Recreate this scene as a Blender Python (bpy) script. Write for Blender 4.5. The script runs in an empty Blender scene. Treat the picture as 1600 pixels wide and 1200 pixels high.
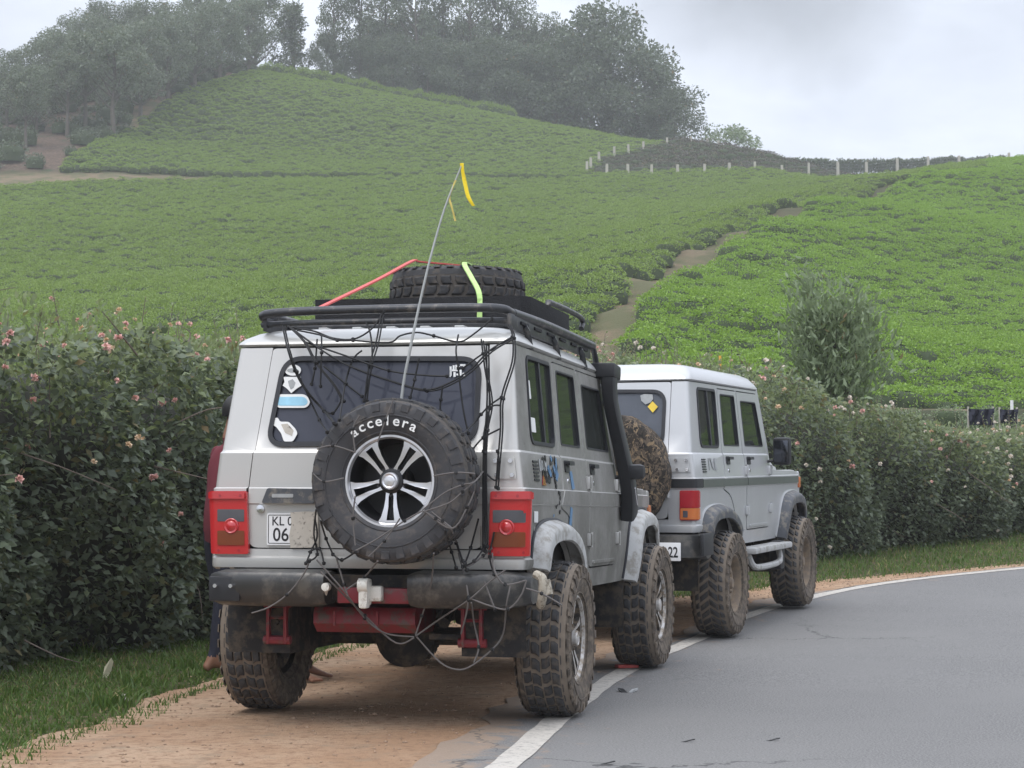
import bpy, bmesh, math, random
import numpy as np
from mathutils import Vector, Matrix
from mathutils.geometry import tessellate_polygon
random.seed(7)
rng = np.random.default_rng(11)
PI = math.pi
scene = bpy.context.scene
COL = scene.collection

# ------------------------------------------------------------------ camera, sky, sun, exposure
F_PX, HORIZON, CAM_H = 3200.0, 755.0, 1.2          # focal length and horizon in photo pixels (1600 wide), eye height
PITCH = math.atan((HORIZON - 600.0) / F_PX)
cam_d = bpy.data.cameras.new('camera')
cam = bpy.data.objects.new('camera', cam_d)
COL.objects.link(cam)
cam_d.sensor_width = 36.0
cam_d.lens = 36.0 * F_PX / 1600.0
cam_d.clip_start, cam_d.clip_end = 0.1, 3000.0
cam.location = (0, 0, CAM_H)
cam.rotation_euler = (PI / 2 + PITCH, 0, 0)
scene.camera = cam

SUN_EL, SUN_AZ = math.radians(58), math.radians(215)   # azimuth clockwise from +Y
world = bpy.data.worlds.new('World')
scene.world = world
world.use_nodes = True
wn, wl = world.node_tree.nodes, world.node_tree.links
wn.clear()
def W(t, **k):
    n = wn.new(t)
    for a, b in k.items():
        setattr(n, a, b)
    return n
def wmath(op, a, b=None, clamp=False):
    n = W('ShaderNodeMath', operation=op, use_clamp=clamp)
    for i, v in enumerate((a, b)):
        if v is None: continue
        if isinstance(v, (int, float)): n.inputs[i].default_value = v
        else: wl.new(v, n.inputs[i])
    return n.outputs[0]
w_out = W('ShaderNodeOutputWorld')
sky = W('ShaderNodeTexSky', sky_type='NISHITA', sun_disc=False)
sky.sun_elevation, sky.sun_rotation = SUN_EL, SUN_AZ
bg1 = W('ShaderNodeBackground'); bg1.inputs[1].default_value = 0.10
wl.new(sky.outputs[0], bg1.inputs[0])
tc = W('ShaderNodeTexCoord')
sep = W('ShaderNodeSeparateXYZ'); wl.new(tc.outputs['Generated'], sep.inputs[0])
zc = wmath('MAXIMUM', sep.outputs[2], 0.0)
den = wmath('ADD', zc, 0.16)
comb = W('ShaderNodeCombineXYZ')
wl.new(wmath('DIVIDE', sep.outputs[0], den), comb.inputs[0])
wl.new(wmath('DIVIDE', sep.outputs[1], den), comb.inputs[1])
nz = W('ShaderNodeTexNoise'); nz.inputs['Scale'].default_value = 1.7; nz.inputs['Detail'].default_value = 7
nz.inputs['Roughness'].default_value = 0.55; nz.inputs['Distortion'].default_value = 0.4
mp = W('ShaderNodeMapping'); mp.inputs['Location'].default_value = (0.35, 2.1, 0.0)
wl.new(comb.outputs[0], mp.inputs[0]); wl.new(mp.outputs[0], nz.inputs['Vector'])
ramp = W('ShaderNodeValToRGB')
ramp.color_ramp.elements[0].position = 0.30; ramp.color_ramp.elements[0].color = (0.46, 0.49, 0.56, 1)
ramp.color_ramp.elements[1].position = 0.62; ramp.color_ramp.elements[1].color = (0.62, 0.655, 0.735, 1)
wl.new(nz.outputs['Fac'], ramp.inputs[0])
# overcast dome: the cloud layer is brighter overhead than at the horizon
zen = wmath('MULTIPLY_ADD', zc, 1.8); zen.node.inputs[2].default_value = 0.92
# one heavy grey cloud bank hanging over the crest, with a ragged edge
cd = Vector((0.112, 0.972, 0.262)).normalized()
dp = W('ShaderNodeVectorMath', operation='DOT_PRODUCT'); wl.new(tc.outputs['Generated'], dp.inputs[0]); dp.inputs[1].default_value = cd
nz2 = W('ShaderNodeTexNoise'); nz2.inputs['Scale'].default_value = 9.0; nz2.inputs['Detail'].default_value = 6
wl.new(tc.outputs['Generated'], nz2.inputs['Vector'])
edge = wmath('ADD', wmath('MULTIPLY', wmath('SUBTRACT', 1.0, dp.outputs['Value']), 260.0), wmath('MULTIPLY', wmath('SUBTRACT', nz2.outputs['Fac'], 0.5), 1.9))
bank_f = wmath('MULTIPLY', wmath('SUBTRACT', 1.05, edge, True), 0.95)
cmix = W('ShaderNodeMix', data_type='RGBA'); wl.new(bank_f, cmix.inputs[0]); wl.new(ramp.outputs[0], cmix.inputs[6]); cmix.inputs[7].default_value = (0.27, 0.285, 0.315, 1)
bg2 = W('ShaderNodeBackground')
wl.new(cmix.outputs[2], bg2.inputs[0]); wl.new(zen, bg2.inputs[1])
mix = W('ShaderNodeMixShader'); mix.inputs[0].default_value = 0.88
wl.new(bg1.outputs[0], mix.inputs[1]); wl.new(bg2.outputs[0], mix.inputs[2])
wl.new(mix.outputs[0], w_out.inputs[0])

sun_d = bpy.data.lights.new('sun', 'SUN')
sun_d.energy, sun_d.angle, sun_d.color = 0.9, math.radians(25), (1.0, 0.96, 0.90)
sun = bpy.data.objects.new('sun', sun_d)
COL.objects.link(sun)
sd = Vector((math.sin(SUN_AZ) * math.cos(SUN_EL), math.cos(SUN_AZ) * math.cos(SUN_EL), math.sin(SUN_EL)))
sun.rotation_euler = sd.to_track_quat('Z', 'Y').to_euler()

scene.view_settings.view_transform = 'Standard'
scene.view_settings.look = 'None'
scene.view_settings.exposure = 0.47
scene.view_settings.gamma = 1.0
scene.view_settings.use_curve_mapping = False
scene.render.engine = 'CYCLES'
scene.cycles.volume_bounces = 1
scene.cycles.max_bounces = 8
scene.cycles.transparent_max_bounces = 16
scene.cycles.use_denoising = True

# ------------------------------------------------------------------ pixel -> point helpers (survey of the photo)
def ray(px, py):
    a = (px - 800.0) / F_PX; b = (600.0 - py) / F_PX
    c, s = math.cos(PITCH), math.sin(PITCH)
    return Vector((a, c - b * s, s + b * c))
def at(px, py, d):
    """point seen at photo pixel px,py whose ground distance along +Y is d metres"""
    r = ray(px, py)
    return Vector((r.x / r.y * d, d, CAM_H + r.z / r.y * d))

# ------------------------------------------------------------------ mesh helpers
class MB:
    """collects shapes into one mesh"""
    def __init__(s): s.v = []; s.f = []; s.m = []
    def add(s, vs, fs, mi=0):
        o = len(s.v); s.v += [tuple(v) for v in vs]
        s.f += [tuple(i + o for i in f) for f in fs]; s.m += [mi] * len(fs)
        return s
    def box(s, c, d, mi=0, M=None, top=1.0):
        x, y, z = d[0] / 2, d[1] / 2, d[2] / 2
        vs = [Vector((sx * x * (top if sz > 0 else 1), sy * y * (top if sz > 0 else 1), sz * z)) for sx in (-1, 1) for sy in (-1, 1) for sz in (-1, 1)]
        if M is not None: vs = [M @ v for v in vs]
        vs = [v + Vector(c) for v in vs]
        return s.add(vs, [(0, 1, 3, 2), (4, 6, 7, 5), (0, 4, 5, 1), (2, 3, 7, 6), (0, 2, 6, 4), (1, 5, 7, 3)], mi)
    def rbox(s, c, d, r=.02, mi=0, M=None):
        """box with bevelled edges"""
        bm = bmesh.new(); bmesh.ops.create_cube(bm, size=1.0)
        for v in bm.verts: v.co = Vector((v.co.x * d[0], v.co.y * d[1], v.co.z * d[2]))
        bmesh.ops.bevel(bm, geom=bm.edges[:], offset=r, segments=2, affect='EDGES', profile=.6)
        vs = [v.co.copy() for v in bm.verts]
        if M is not None: vs = [M @ v for v in vs]
        fs = [[v.index for v in f.verts] for f in bm.faces]; bm.free()
        return s.add([v + Vector(c) for v in vs], fs, mi)
    def tube(s, pts, r, n=8, mi=0, cap=True, closed=False):
        pts = [Vector(p) for p in pts]; k = len(pts)
        rs = r if hasattr(r, '__len__') else [r] * k
        vs = []; prev = None
        for i, p in enumerate(pts):
            if closed: t = pts[(i + 1) % k] - pts[i - 1]
            else: t = pts[min(i + 1, k - 1)] - pts[max(i - 1, 0)]
            if t.length < 1e-9: t = Vector((0, 0, 1))
            t.normalize()
            if prev is None:
                a = Vector((0, 0, 1)) if abs(t.z) < .9 else Vector((1, 0, 0))
                u = t.cross(a).normalized()
            else:
                u = prev - t * prev.dot(t)
                u = u.normalized() if u.length > 1e-6 else t.orthogonal().normalized()
            prev = u; w = t.cross(u)
            for j in range(n):
                an = 2 * PI * j / n
                vs.append(p + (u * math.cos(an) + w * math.sin(an)) * rs[i])
        fs = []
        for i in range(k if closed else k - 1):
            for j in range(n):
                a, b = i * n + j, i * n + (j + 1) % n
                i2 = (i + 1) % k
                fs.append((a, b, i2 * n + (j + 1) % n, i2 * n + j))
        if cap and not closed:
            fs += [tuple(range(n))[::-1], tuple(range((k - 1) * n, k * n))]
        return s.add(vs, fs, mi)
    def lathe(s, prof, n=32, axis='Y', c=(0, 0, 0), mi=0, closed=False):
        """prof: list of (axial, radius)"""
        vs = []; k = len(prof)
        for j in range(n):
            a = 2 * PI * j / n; ca, sa = math.cos(a), math.sin(a)
            for (h, r) in prof:
                if axis == 'Y': p = (r * ca, h, r * sa)
                elif axis == 'X': p = (h, r * ca, r * sa)
                else: p = (r * ca, r * sa, h)
                vs.append((p[0] + c[0], p[1] + c[1], p[2] + c[2]))
        fs = []
        for j in range(n):
            j2 = (j + 1) % n
            for i in range(k if closed else k - 1):
                i2 = (i + 1) % k
                fs.append((j * k + i, j * k + i2, j2 * k + i2, j2 * k + i))
        return s.add(vs, fs, mi)
    def prism(s, poly, fn, d0, d1, mi=0, mside=None):
        """poly: 2D outline (concave allowed); fn(u,v,d)->3D; extruded from depth d0 to d1"""
        n = len(poly)
        vs = [fn(u, v, d0) for u, v in poly] + [fn(u, v, d1) for u, v in poly]
        tris = tessellate_polygon([[Vector((u, v, 0)) for u, v in poly]])
        s.add(vs, [tuple(t) for t in tris] + [tuple(i + n for i in t)[::-1] for t in tris], mi)
        o = len(s.v) - 2 * n
        for i in range(n):
            j = (i + 1) % n
            s.f.append((o + i, o + j, o + n + j, o + n + i)); s.m.append(mi if mside is None else mside)
        return s
    def mesh(s, name, mats, smooth=35, fix=True):
        me = bpy.data.meshes.new(name)
        me.from_pydata(s.v, [], s.f); me.update()
        for m in (mats if isinstance(mats, (list, tuple)) else [mats]): me.materials.append(m)
        if len(me.materials) > 1: me.polygons.foreach_set('material_index', s.m)
        if fix:
            bm = bmesh.new(); bm.from_mesh(me); bmesh.ops.recalc_face_normals(bm, faces=bm.faces[:]); bm.to_mesh(me); bm.free()
        if smooth:
            me.polygons.foreach_set('use_smooth', [True] * len(me.polygons))
            me.set_sharp_from_angle(angle=math.radians(smooth))
        return me
    def build(s, name, mats, parent=None, smooth=35, fix=True):
        return link(name, s.mesh(name, mats, smooth, fix), parent)

def link(name, data, parent=None, loc=None, rot=None):
    o = bpy.data.objects.new(name, data); COL.objects.link(o)
    if parent is not None: o.parent = parent
    if loc is not None: o.location = loc
    if rot is not None: o.rotation_euler = rot
    return o
def tag(o, label=None, cat=None, group=None, kind=None):
    if label: o['label'] = label
    if cat: o['category'] = cat
    if group: o['group'] = group
    if kind: o['kind'] = kind
    return o
def thing(name, label, cat, loc=(0, 0, 0), rot=(0, 0, 0), group=None):
    o = link(name, None, None, loc, rot)
    o.empty_display_size = .2
    return tag(o, label, cat, group)
def np_mesh(name, V, Fq, mats, smooth=False):
    """mesh from numpy arrays, all faces with the same corner count"""
    me = bpy.data.meshes.new(name)
    V = np.asarray(V, np.float32); Fq = np.asarray(Fq, np.int32); k = Fq.shape[1]
    me.vertices.add(len(V)); me.vertices.foreach_set('co', V.ravel())
    me.loops.add(Fq.size); me.loops.foreach_set('vertex_index', Fq.ravel())
    me.polygons.add(len(Fq)); me.polygons.foreach_set('loop_start', np.arange(0, Fq.size, k, dtype=np.int32))
    for m in (mats if isinstance(mats, (list, tuple)) else [mats]): me.materials.append(m)
    me.update(calc_edges=True)
    if smooth: me.polygons.foreach_set('use_smooth', np.ones(len(Fq), bool))
    return me
def unit(a): return a / np.maximum(np.linalg.norm(a, axis=-1, keepdims=True), 1e-9)
def leaf_arrays(P, D, size, width=.5, fold=.12, rg=rng, face=None, loose=.6):
    """one folded four-cornered leaf per point: P bases, D tip directions, size lengths"""
    n = len(P); D = unit(D)
    R = unit(np.cross(D, rg.normal(size=(n, 3)) if face is None else rg.normal(size=(n, 3)) * loose + face))
    N = np.cross(R, D); L = np.asarray(size).reshape(-1, 1) * np.ones((n, 1))
    mid = P + D * L * .45 + N * L * fold
    V = np.stack([P, mid + R * L * width * .5, P + D * L - N * L * fold * .3, mid - R * L * width * .5], 1).reshape(-1, 3)
    return V, np.arange(n * 4).reshape(n, 4)
def catmull(pts, seg=6, closed=False):
    pts = [Vector(p) for p in pts]; out = []; n = len(pts)
    for i in range(n - 1):
        p0, p1, p2, p3 = pts[max(i - 1, 0)], pts[i], pts[i + 1], pts[min(i + 2, n - 1)]
        for k in range(seg):
            t = k / seg
            out.append(.5 * ((2 * p1) + (p2 - p0) * t + (2 * p0 - 5 * p1 + 4 * p2 - p3) * t * t + (3 * p1 - p0 - 3 * p2 + p3) * t ** 3))
    out.append(pts[-1]); return out
def rpoly(pts, r, seg=5):
    """outline with rounded corners; r one radius or one per corner"""
    n = len(pts); rs = r if hasattr(r, '__len__') else [r] * n; out = []
    for i in range(n):
        p = Vector(pts[i]).to_2d(); a = Vector(pts[i - 1]).to_2d() - p; b = Vector(pts[(i + 1) % n]).to_2d() - p
        if rs[i] <= 0: out.append((p.x, p.y)); continue
        rr = min(rs[i], a.length * .49, b.length * .49); a.normalize(); b.normalize()
        s, e = p + a * rr, p + b * rr
        for k in range(seg + 1):
            t = k / seg; q = s * (1 - t) ** 2 + p * 2 * t * (1 - t) + e * t * t
            out.append((q.x, q.y))
    return out
def offset_poly(poly, d):
    """grow (d>0) an outline along its vertex normals"""
    n = len(poly); A = sum(poly[i][0] * poly[(i + 1) % n][1] - poly[(i + 1) % n][0] * poly[i][1] for i in range(n)); sg = 1 if A > 0 else -1
    out = []
    for i in range(n):
        p, a, b = Vector(poly[i]), Vector(poly[i - 1]), Vector(poly[(i + 1) % n])
        e1, e2 = (p - a), (b - p)
        if e1.length < 1e-9: e1 = e2
        if e2.length < 1e-9: e2 = e1
        n1 = Vector((e1.y, -e1.x)).normalized(); n2 = Vector((e2.y, -e2.x)).normalized()
        m = n1 + n2
        if m.length < 1e-6: m = n1
        m.normalize(); k = 1 / max(m.dot(n1), .5)
        out.append((p.x + m.x * d * k * sg, p.y + m.y * d * k * sg))
    return out
def panel(outer, holes, fn, cuts_u=(), cuts_v=(), d0=0.0, d1=.025, mb=None, mi=0):
    """sheet with holes cut in (u,v), bent by fn(u,v,depth) and given thickness"""
    loops = [outer] + list(holes)
    tris = tessellate_polygon([[Vector((u, v, 0)) for u, v in lp] for lp in loops])
    flat = [p for lp in loops for p in lp]
    bm = bmesh.new(); vs = [bm.verts.new((u, v, 0)) for u, v in flat]
    for t in tris:
        try: bm.faces.new([vs[i] for i in t])
        except ValueError: pass
    bmesh.ops.dissolve_degenerate(bm, dist=1e-6, edges=bm.edges[:])
    for axis, cuts in ((Vector((1, 0, 0)), cuts_u), (Vector((0, 1, 0)), cuts_v)):
        for c in cuts:
            bmesh.ops.bisect_plane(bm, geom=bm.verts[:] + bm.edges[:] + bm.faces[:], dist=1e-5, plane_co=axis * c, plane_no=axis)
    bm.verts.index_update(); n = len(bm.verts)
    V = [fn(v.co.x, v.co.y, d0) for v in bm.verts] + [fn(v.co.x, v.co.y, d1) for v in bm.verts]
    Fs = []
    for f in bm.faces:
        ids = [v.index for v in f.verts]; Fs.append(tuple(ids)); Fs.append(tuple(i + n for i in ids)[::-1])
    for e in bm.edges:
        if len(e.link_faces) == 1:
            a, b = e.verts[0].index, e.verts[1].index; Fs.append((a, b, b + n, a + n))
    bm.free()
    mb = mb or MB(); mb.add(V, Fs, mi); return mb
# ------------------------------------------------------------------ materials
class NT:
    def __init__(s, name):
        s.m = bpy.data.materials.new(name); s.m.use_nodes = True
        s.n, s.l = s.m.node_tree.nodes, s.m.node_tree.links
        s.n.clear(); s.out = s.n.new('ShaderNodeOutputMaterial')
    def node(s, t, ins=None, **k):
        n = s.n.new(t)
        for a, b in k.items(): setattr(n, a, b)
        for a, b in (ins or {}).items(): s.put(n, a, b)
        return n
    def put(s, n, a, b):
        if isinstance(b, bpy.types.NodeSocket): s.l.new(b, n.inputs[a])
        else:
            if isinstance(b, tuple) and len(b) == 3 and n.inputs[a].type == 'RGBA': b = (*b, 1)
            n.inputs[a].default_value = b
    def tc(s, w='Object'): return s.node('ShaderNodeTexCoord').outputs[w]
    def pos(s): return s.node('ShaderNodeNewGeometry').outputs['Position']
    def noise(s, scale, detail=4, rough=.55, vec=None, out='Fac', dist=0):
        return s.node('ShaderNodeTexNoise', {'Scale': scale, 'Detail': detail, 'Roughness': rough, 'Distortion': dist, 'Vector': vec if vec is not None else s.tc()}).outputs[out]
    def voro(s, scale, vec=None, out='Distance', **k):
        return s.node('ShaderNodeTexVoronoi', {'Scale': scale, 'Vector': vec if vec is not None else s.tc()}, **k).outputs[out]
    def math(s, op, a, b=0.0, c=None, clamp=False):
        n = s.node('ShaderNodeMath', operation=op, use_clamp=clamp); s.put(n, 0, a); s.put(n, 1, b)
        if c is not None: s.put(n, 2, c)
        return n.outputs[0]
    def step(s, v, lo, hi, a=0.0, b=1.0):
        n = s.node('ShaderNodeMapRange', {'Value': v, 'From Min': lo, 'From Max': hi, 'To Min': a, 'To Max': b}, interpolation_type='SMOOTHSTEP'); return n.outputs[0]
    def mix(s, f, a, b, mode='MIX'):
        n = s.node('ShaderNodeMix', data_type='RGBA', blend_type=mode)
        s.put(n, 0, f); s.put(n, 6, a); s.put(n, 7, b); return n.outputs[2]
    def xyz(s, v, i): return s.node('ShaderNodeSeparateXYZ', {0: v}).outputs[i]
    def scale(s, v, k):
        n = s.node('ShaderNodeVectorMath', operation='MULTIPLY'); s.put(n, 0, v); n.inputs[1].default_value = k; return n.outputs[0]
    def bump(s, h, strength=.3, dist=.01):
        return s.node('ShaderNodeBump', {'Height': h, 'Strength': strength, 'Distance': dist}).outputs[0]
    def bsdf(s, col, rough=.5, metal=0.0, **k):
        b = s.node('ShaderNodeBsdfPrincipled', {'Base Color': col, 'Roughness': rough, 'Metallic': metal})
        for a, v in k.items(): s.put(b, a.replace('_', ' '), v)
        s.l.new(b.outputs[0], s.out.inputs[0]); return b
def simple(name, col, rough=.5, metal=0.0, var=.25, scale=8, bump=0.0, bscale=60, dirt=None, damt=.0, **k):
    t = NT(name); n = t.noise(scale, 5)
    c = t.mix(n, tuple(x * (1 - var) for x in col), tuple(min(1, x * (1 + var)) for x in col))
    if dirt is not None:
        c = t.mix(t.step(t.noise(scale * 1.7 + 1, 7, .65), .62 - damt * .45, .75 - damt * .3), c, dirt)
    kw = dict(k)
    if bump: kw['Normal'] = t.bump(t.noise(bscale, 4), bump)
    t.bsdf(c, rough, metal, **kw); return t.m
def leafmat(name, lo, hi, dead=(.16, .11, .05), deadamt=.04, rough=.5, trans=.3, world_var=True, vscale=.35):
    t = NT(name)
    r = t.node('ShaderNodeNewGeometry').outputs['Random Per Island']
    c = t.mix(r, lo, hi)
    if world_var:
        c = t.mix(t.math('MULTIPLY', t.noise(vscale, 3, vec=t.pos()), .55), c, tuple(x * .72 for x in lo))
    c = t.mix(t.step(r, 1 - deadamt, 1 - deadamt * .5), c, dead)
    b = t.node('ShaderNodeBsdfPrincipled', {'Base Color': c, 'Roughness': rough, 'Specular IOR Level': .35})
    tr = t.node('ShaderNodeBsdfTranslucent', {'Color': t.mix(.5, c, (hi[0] * 1.3, hi[1] * 1.35, hi[2] * .8))})
    mx = t.node('ShaderNodeMixShader', {0: trans, 1: b.outputs[0], 2: tr.outputs[0]})
    t.l.new(mx.outputs[0], t.out.inputs[0]); return t.m
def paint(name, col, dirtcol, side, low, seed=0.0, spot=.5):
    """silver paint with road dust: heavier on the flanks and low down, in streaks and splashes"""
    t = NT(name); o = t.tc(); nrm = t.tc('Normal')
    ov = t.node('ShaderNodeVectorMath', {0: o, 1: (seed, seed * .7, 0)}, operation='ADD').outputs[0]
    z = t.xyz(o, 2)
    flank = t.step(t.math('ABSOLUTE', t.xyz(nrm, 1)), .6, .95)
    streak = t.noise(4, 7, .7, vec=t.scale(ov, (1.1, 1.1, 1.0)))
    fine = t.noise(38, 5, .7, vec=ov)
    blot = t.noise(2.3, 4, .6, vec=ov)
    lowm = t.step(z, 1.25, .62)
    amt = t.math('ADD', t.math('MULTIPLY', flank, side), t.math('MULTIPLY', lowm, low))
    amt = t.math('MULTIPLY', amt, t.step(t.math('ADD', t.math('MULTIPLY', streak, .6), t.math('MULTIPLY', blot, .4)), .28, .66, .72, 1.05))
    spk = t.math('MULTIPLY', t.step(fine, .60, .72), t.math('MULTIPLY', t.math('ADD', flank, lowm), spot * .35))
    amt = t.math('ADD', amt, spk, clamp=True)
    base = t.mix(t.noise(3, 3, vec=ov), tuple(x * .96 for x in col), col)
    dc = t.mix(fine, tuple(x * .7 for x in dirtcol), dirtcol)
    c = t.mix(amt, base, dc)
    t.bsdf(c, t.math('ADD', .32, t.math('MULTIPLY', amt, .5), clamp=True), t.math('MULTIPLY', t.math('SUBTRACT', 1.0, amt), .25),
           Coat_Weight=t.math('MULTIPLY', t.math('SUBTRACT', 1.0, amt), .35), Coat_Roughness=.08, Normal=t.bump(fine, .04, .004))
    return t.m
def glass(name, tint, refl_rough=.03, clear=.25, dirt=.12, film=(.2, .2, .2), patch=1.0, refl=.95):
    """tinted pane: partly see-through, partly mirror"""
    t = NT(name)
    tr = t.node('ShaderNodeBsdfTransparent', {'Color': tuple(x * clear for x in tint)})
    gl = t.node('ShaderNodeBsdfGlossy', {'Color': (refl, refl, refl), 'Roughness': refl_rough})
    fr = t.node('ShaderNodeFresnel', {'IOR': 1.6}).outputs[0]
    mx = t.node('ShaderNodeMixShader', {0: fr, 1: tr.outputs[0], 2: gl.outputs[0]})
    df = t.node('ShaderNodeBsdfDiffuse', {'Color': film})
    dm = t.math('MULTIPLY', t.step(t.noise(5, 6, .65), .25, .8, 1 - patch * .7, 1 + patch * .7), dirt)  # dirt weighs the film colour; on the dark rear pane that is painted reflection
    m2 = t.node('ShaderNodeMixShader', {0: dm, 1: mx.outputs[0], 2: df.outputs[0]})
    t.l.new(m2.outputs[0], t.out.inputs[0]); return t.m

M = {}
MUD = (.23, .165, .105); DUST = (.235, .215, .18)
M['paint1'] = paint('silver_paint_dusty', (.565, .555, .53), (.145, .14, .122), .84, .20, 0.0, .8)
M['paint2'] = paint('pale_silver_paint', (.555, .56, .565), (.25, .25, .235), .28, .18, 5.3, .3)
M['roof1'] = paint('silver_paint_roof', (.52, .52, .50), (.34, .33, .30), .25, .0, 2.0, .3)
M['flare1'] = simple('flare_grey', (.44, .44, .43), .6, 0, .12, 7, dirt=(.27, .255, .225), damt=.35)
M['flare2'] = simple('flare_dark_plastic', (.07, .075, .085), .55, 0, .2, 9, dirt=(.2, .18, .15), damt=.35)
M['black'] = simple('black_plastic', (.018, .019, .022), .5, 0, .3, 20)
M['rubber_seal'] = simple('rubber_seal', (.02, .021, .026), .55)
M['bumper'] = simple('bumper_black_steel', (.05, .05, .05), .34, .2, .2, 4, dirt=(.12, .112, .10), damt=.36)
M['under'] = simple('underbody_black', (.016, .016, .017), .8, 0, .4, 7, dirt=(.07, .055, .04), damt=.4)
M['redmetal'] = simple('red_oxide_steel', (.22, .026, .036), .45, .1, .3, 7, dirt=(.12, .09, .075), damt=.3)
M['rack'] = simple('rack_dark_paint', (.045, .047, .052), .42, .2, .3, 10, dirt=(.13, .12, .11), damt=.25)
M['rackbox'] = simple('black_foam', (.012, .012, .014), .85, 0, .4, 60, bump=.5, bscale=120)
M['rubber'] = simple('tyre_rubber', (.040, .040, .042), .75, 0, .3, 14, bump=.2, dirt=(.085, .072, .06), damt=.30)
M['groove'] = simple('tyre_groove_dust', (.20, .165, .13), .95, 0, .35, 25)
M['mudwall'] = simple('tyre_mud_sidewall', (.175, .14, .105), .95, 0, .4, 14, bump=.4, bscale=40, dirt=(.085, .07, .057), damt=.52)
M['cleanwall'] = simple('tyre_clean_sidewall', (.048, .048, .052), .7, 0, .22, 7, bump=.15, dirt=(.095, .083, .075), damt=.3)
M['rimface'] = simple('rim_machined_silver', (.72, .72, .74), .3, .75, .08, 12)
M['rimfacemud'] = simple('rim_dusty_silver', (.55, .53, .51), .45, .4, .15, 12, dirt=(.26, .21, .155), damt=.42)
M['rimblack'] = simple('rim_black', (.016, .016, .018), .4, .2, .3)
M['rimblackmud'] = simple('rim_black_muddy', (.05, .045, .04), .7, 0, .3, 9, dirt=(.2, .15, .1), damt=.4)
M['steelmud'] = simple('steel_rim_muddy', (.19, .15, .115), .8, .1, .3, 11, dirt=(.25, .19, .13), damt=.5)
M['chrome'] = simple('chrome', (.7, .7, .72), .18, .9, .05)
M['white'] = simple('white_print', (.82, .82, .80), .5, 0, .06)
M['plate'] = simple('plate_white', (.80, .80, .80), .35, 0, .05)
M['smudge'] = simple('plate_smudge', (.50, .46, .40), .8, 0, .15, 25, dirt=(.17, .15, .13), damt=.22)
M['ink'] = simple('plate_ink', (.012, .012, .014), .5)
M['cream'] = simple('pale_cast_steel', (.70, .68, .62), .5, .1, .12, 12, dirt=(.35, .31, .26), damt=.25)
M['net'] = simple('net_black_cord', (.012, .012, .013), .7)
M['rope'] = simple('dusty_cord', (.125, .115, .11), .85)
M['strapred'] = simple('red_strap', (.62, .10, .09), .6, 0, .2, 30)
M['strapgreen'] = simple('lime_strap', (.48, .70, .24), .6, 0, .15, 30)
M['ribbon'] = simple('yellow_ribbon', (.88, .66, .02), .6, 0, .15, 30)
M['antenna'] = simple('antenna_grey', (.42, .43, .42), .4, .3)
M['seat'] = simple('seat_cloth', (.035, .035, .04), .9, 0, .3, 20)
M['interior'] = simple('interior_trim', (.05, .048, .045), .9, 0, .2)
M['blue'] = simple('blue_sticker', (.11, .22, .36), .7, 0, .2, 30)
M['ltblue'] = simple('light_blue_sticker', (.33, .62, .80), .5, 0, .3, 20)
M['yellow'] = simple('yellow_sticker', (.85, .58, .06), .5)
M['grey'] = simple('grey_print', (.35, .36, .36), .6, 0, .3, 30)
def lens(name, col, rough=.12):
    t = NT(name)
    w = t.node('ShaderNodeTexWave', {'Scale': 60.0, 'Distortion': 0.0, 'Vector': t.tc()}, wave_type='BANDS', bands_direction='Y').outputs['Fac']
    t.bsdf(t.mix(w, tuple(x * .75 for x in col), col), rough, 0, Coat_Weight=.8, Coat_Roughness=.05, Subsurface_Weight=.15, Subsurface_Radius=(.02, .005, .005), Normal=t.bump(w, .12, .002)); return t.m
M['lensred'] = lens('lens_red', (.60, .035, .04)); M['lensdeep'] = lens('lens_deep_red', (.42, .018, .03)); M['lensamber'] = lens('lens_amber', (.22, .050, .016))
M['lensclear'] = lens('lens_clear', (.10, .10, .115), .05); M['lensorange'] = lens('lens_orange', (.66, .20, .06))
M['glass_dark'] = glass('glass_dark_tint', (.6, .65, .8), .04, .06, .62, (.105, .112, .145), .12)  # even slate film colour stands in for the overcast sky's reflection
M['glass_side'] = glass('glass_side_tint', (.75, .85, .8), .03, .30, .26, (.11, .12, .11), .4, .55)
M['glass_clear'] = glass('glass_clear', (.9, .95, .95), .02, .85, .10, (.2, .21, .21), .4, .6)
M['glass_rear2'] = glass('glass_rear_grey', (.8, .85, .95), .04, .25, .5, (.21, .23, .27), .15)
M['mirror'] = simple('mirror_glass', (.10, .105, .12), .12, 1.0, .02)
def camo():
    t = NT('camouflage_cover'); o = t.tc()
    v = t.node('ShaderNodeVectorMath', {0: o, 1: t.noise(9, 3, out='Color')}, operation='ADD').outputs[0]
    a = t.noise(24, 2, .5, vec=o, dist=1.0); b = t.noise(17, 2, .5, vec=t.scale(o, (1, 1, 1.01)), dist=1.4); e = t.noise(30, 2, .5, vec=t.scale(o, (1, 1.3, .9)), dist=1.2)
    c = t.mix(t.step(a, .47, .51), (.030, .024, .018), (.095, .072, .052))
    c = t.mix(t.step(b, .55, .58), c, (.20, .142, .085))
    c = t.mix(t.step(e, .56, .59), c, (.010, .009, .008))
    t.bsdf(c, .9, 0, Normal=t.bump(t.noise(7, 3), .4, .03)); return t.m
M['camo'] = camo()
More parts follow.
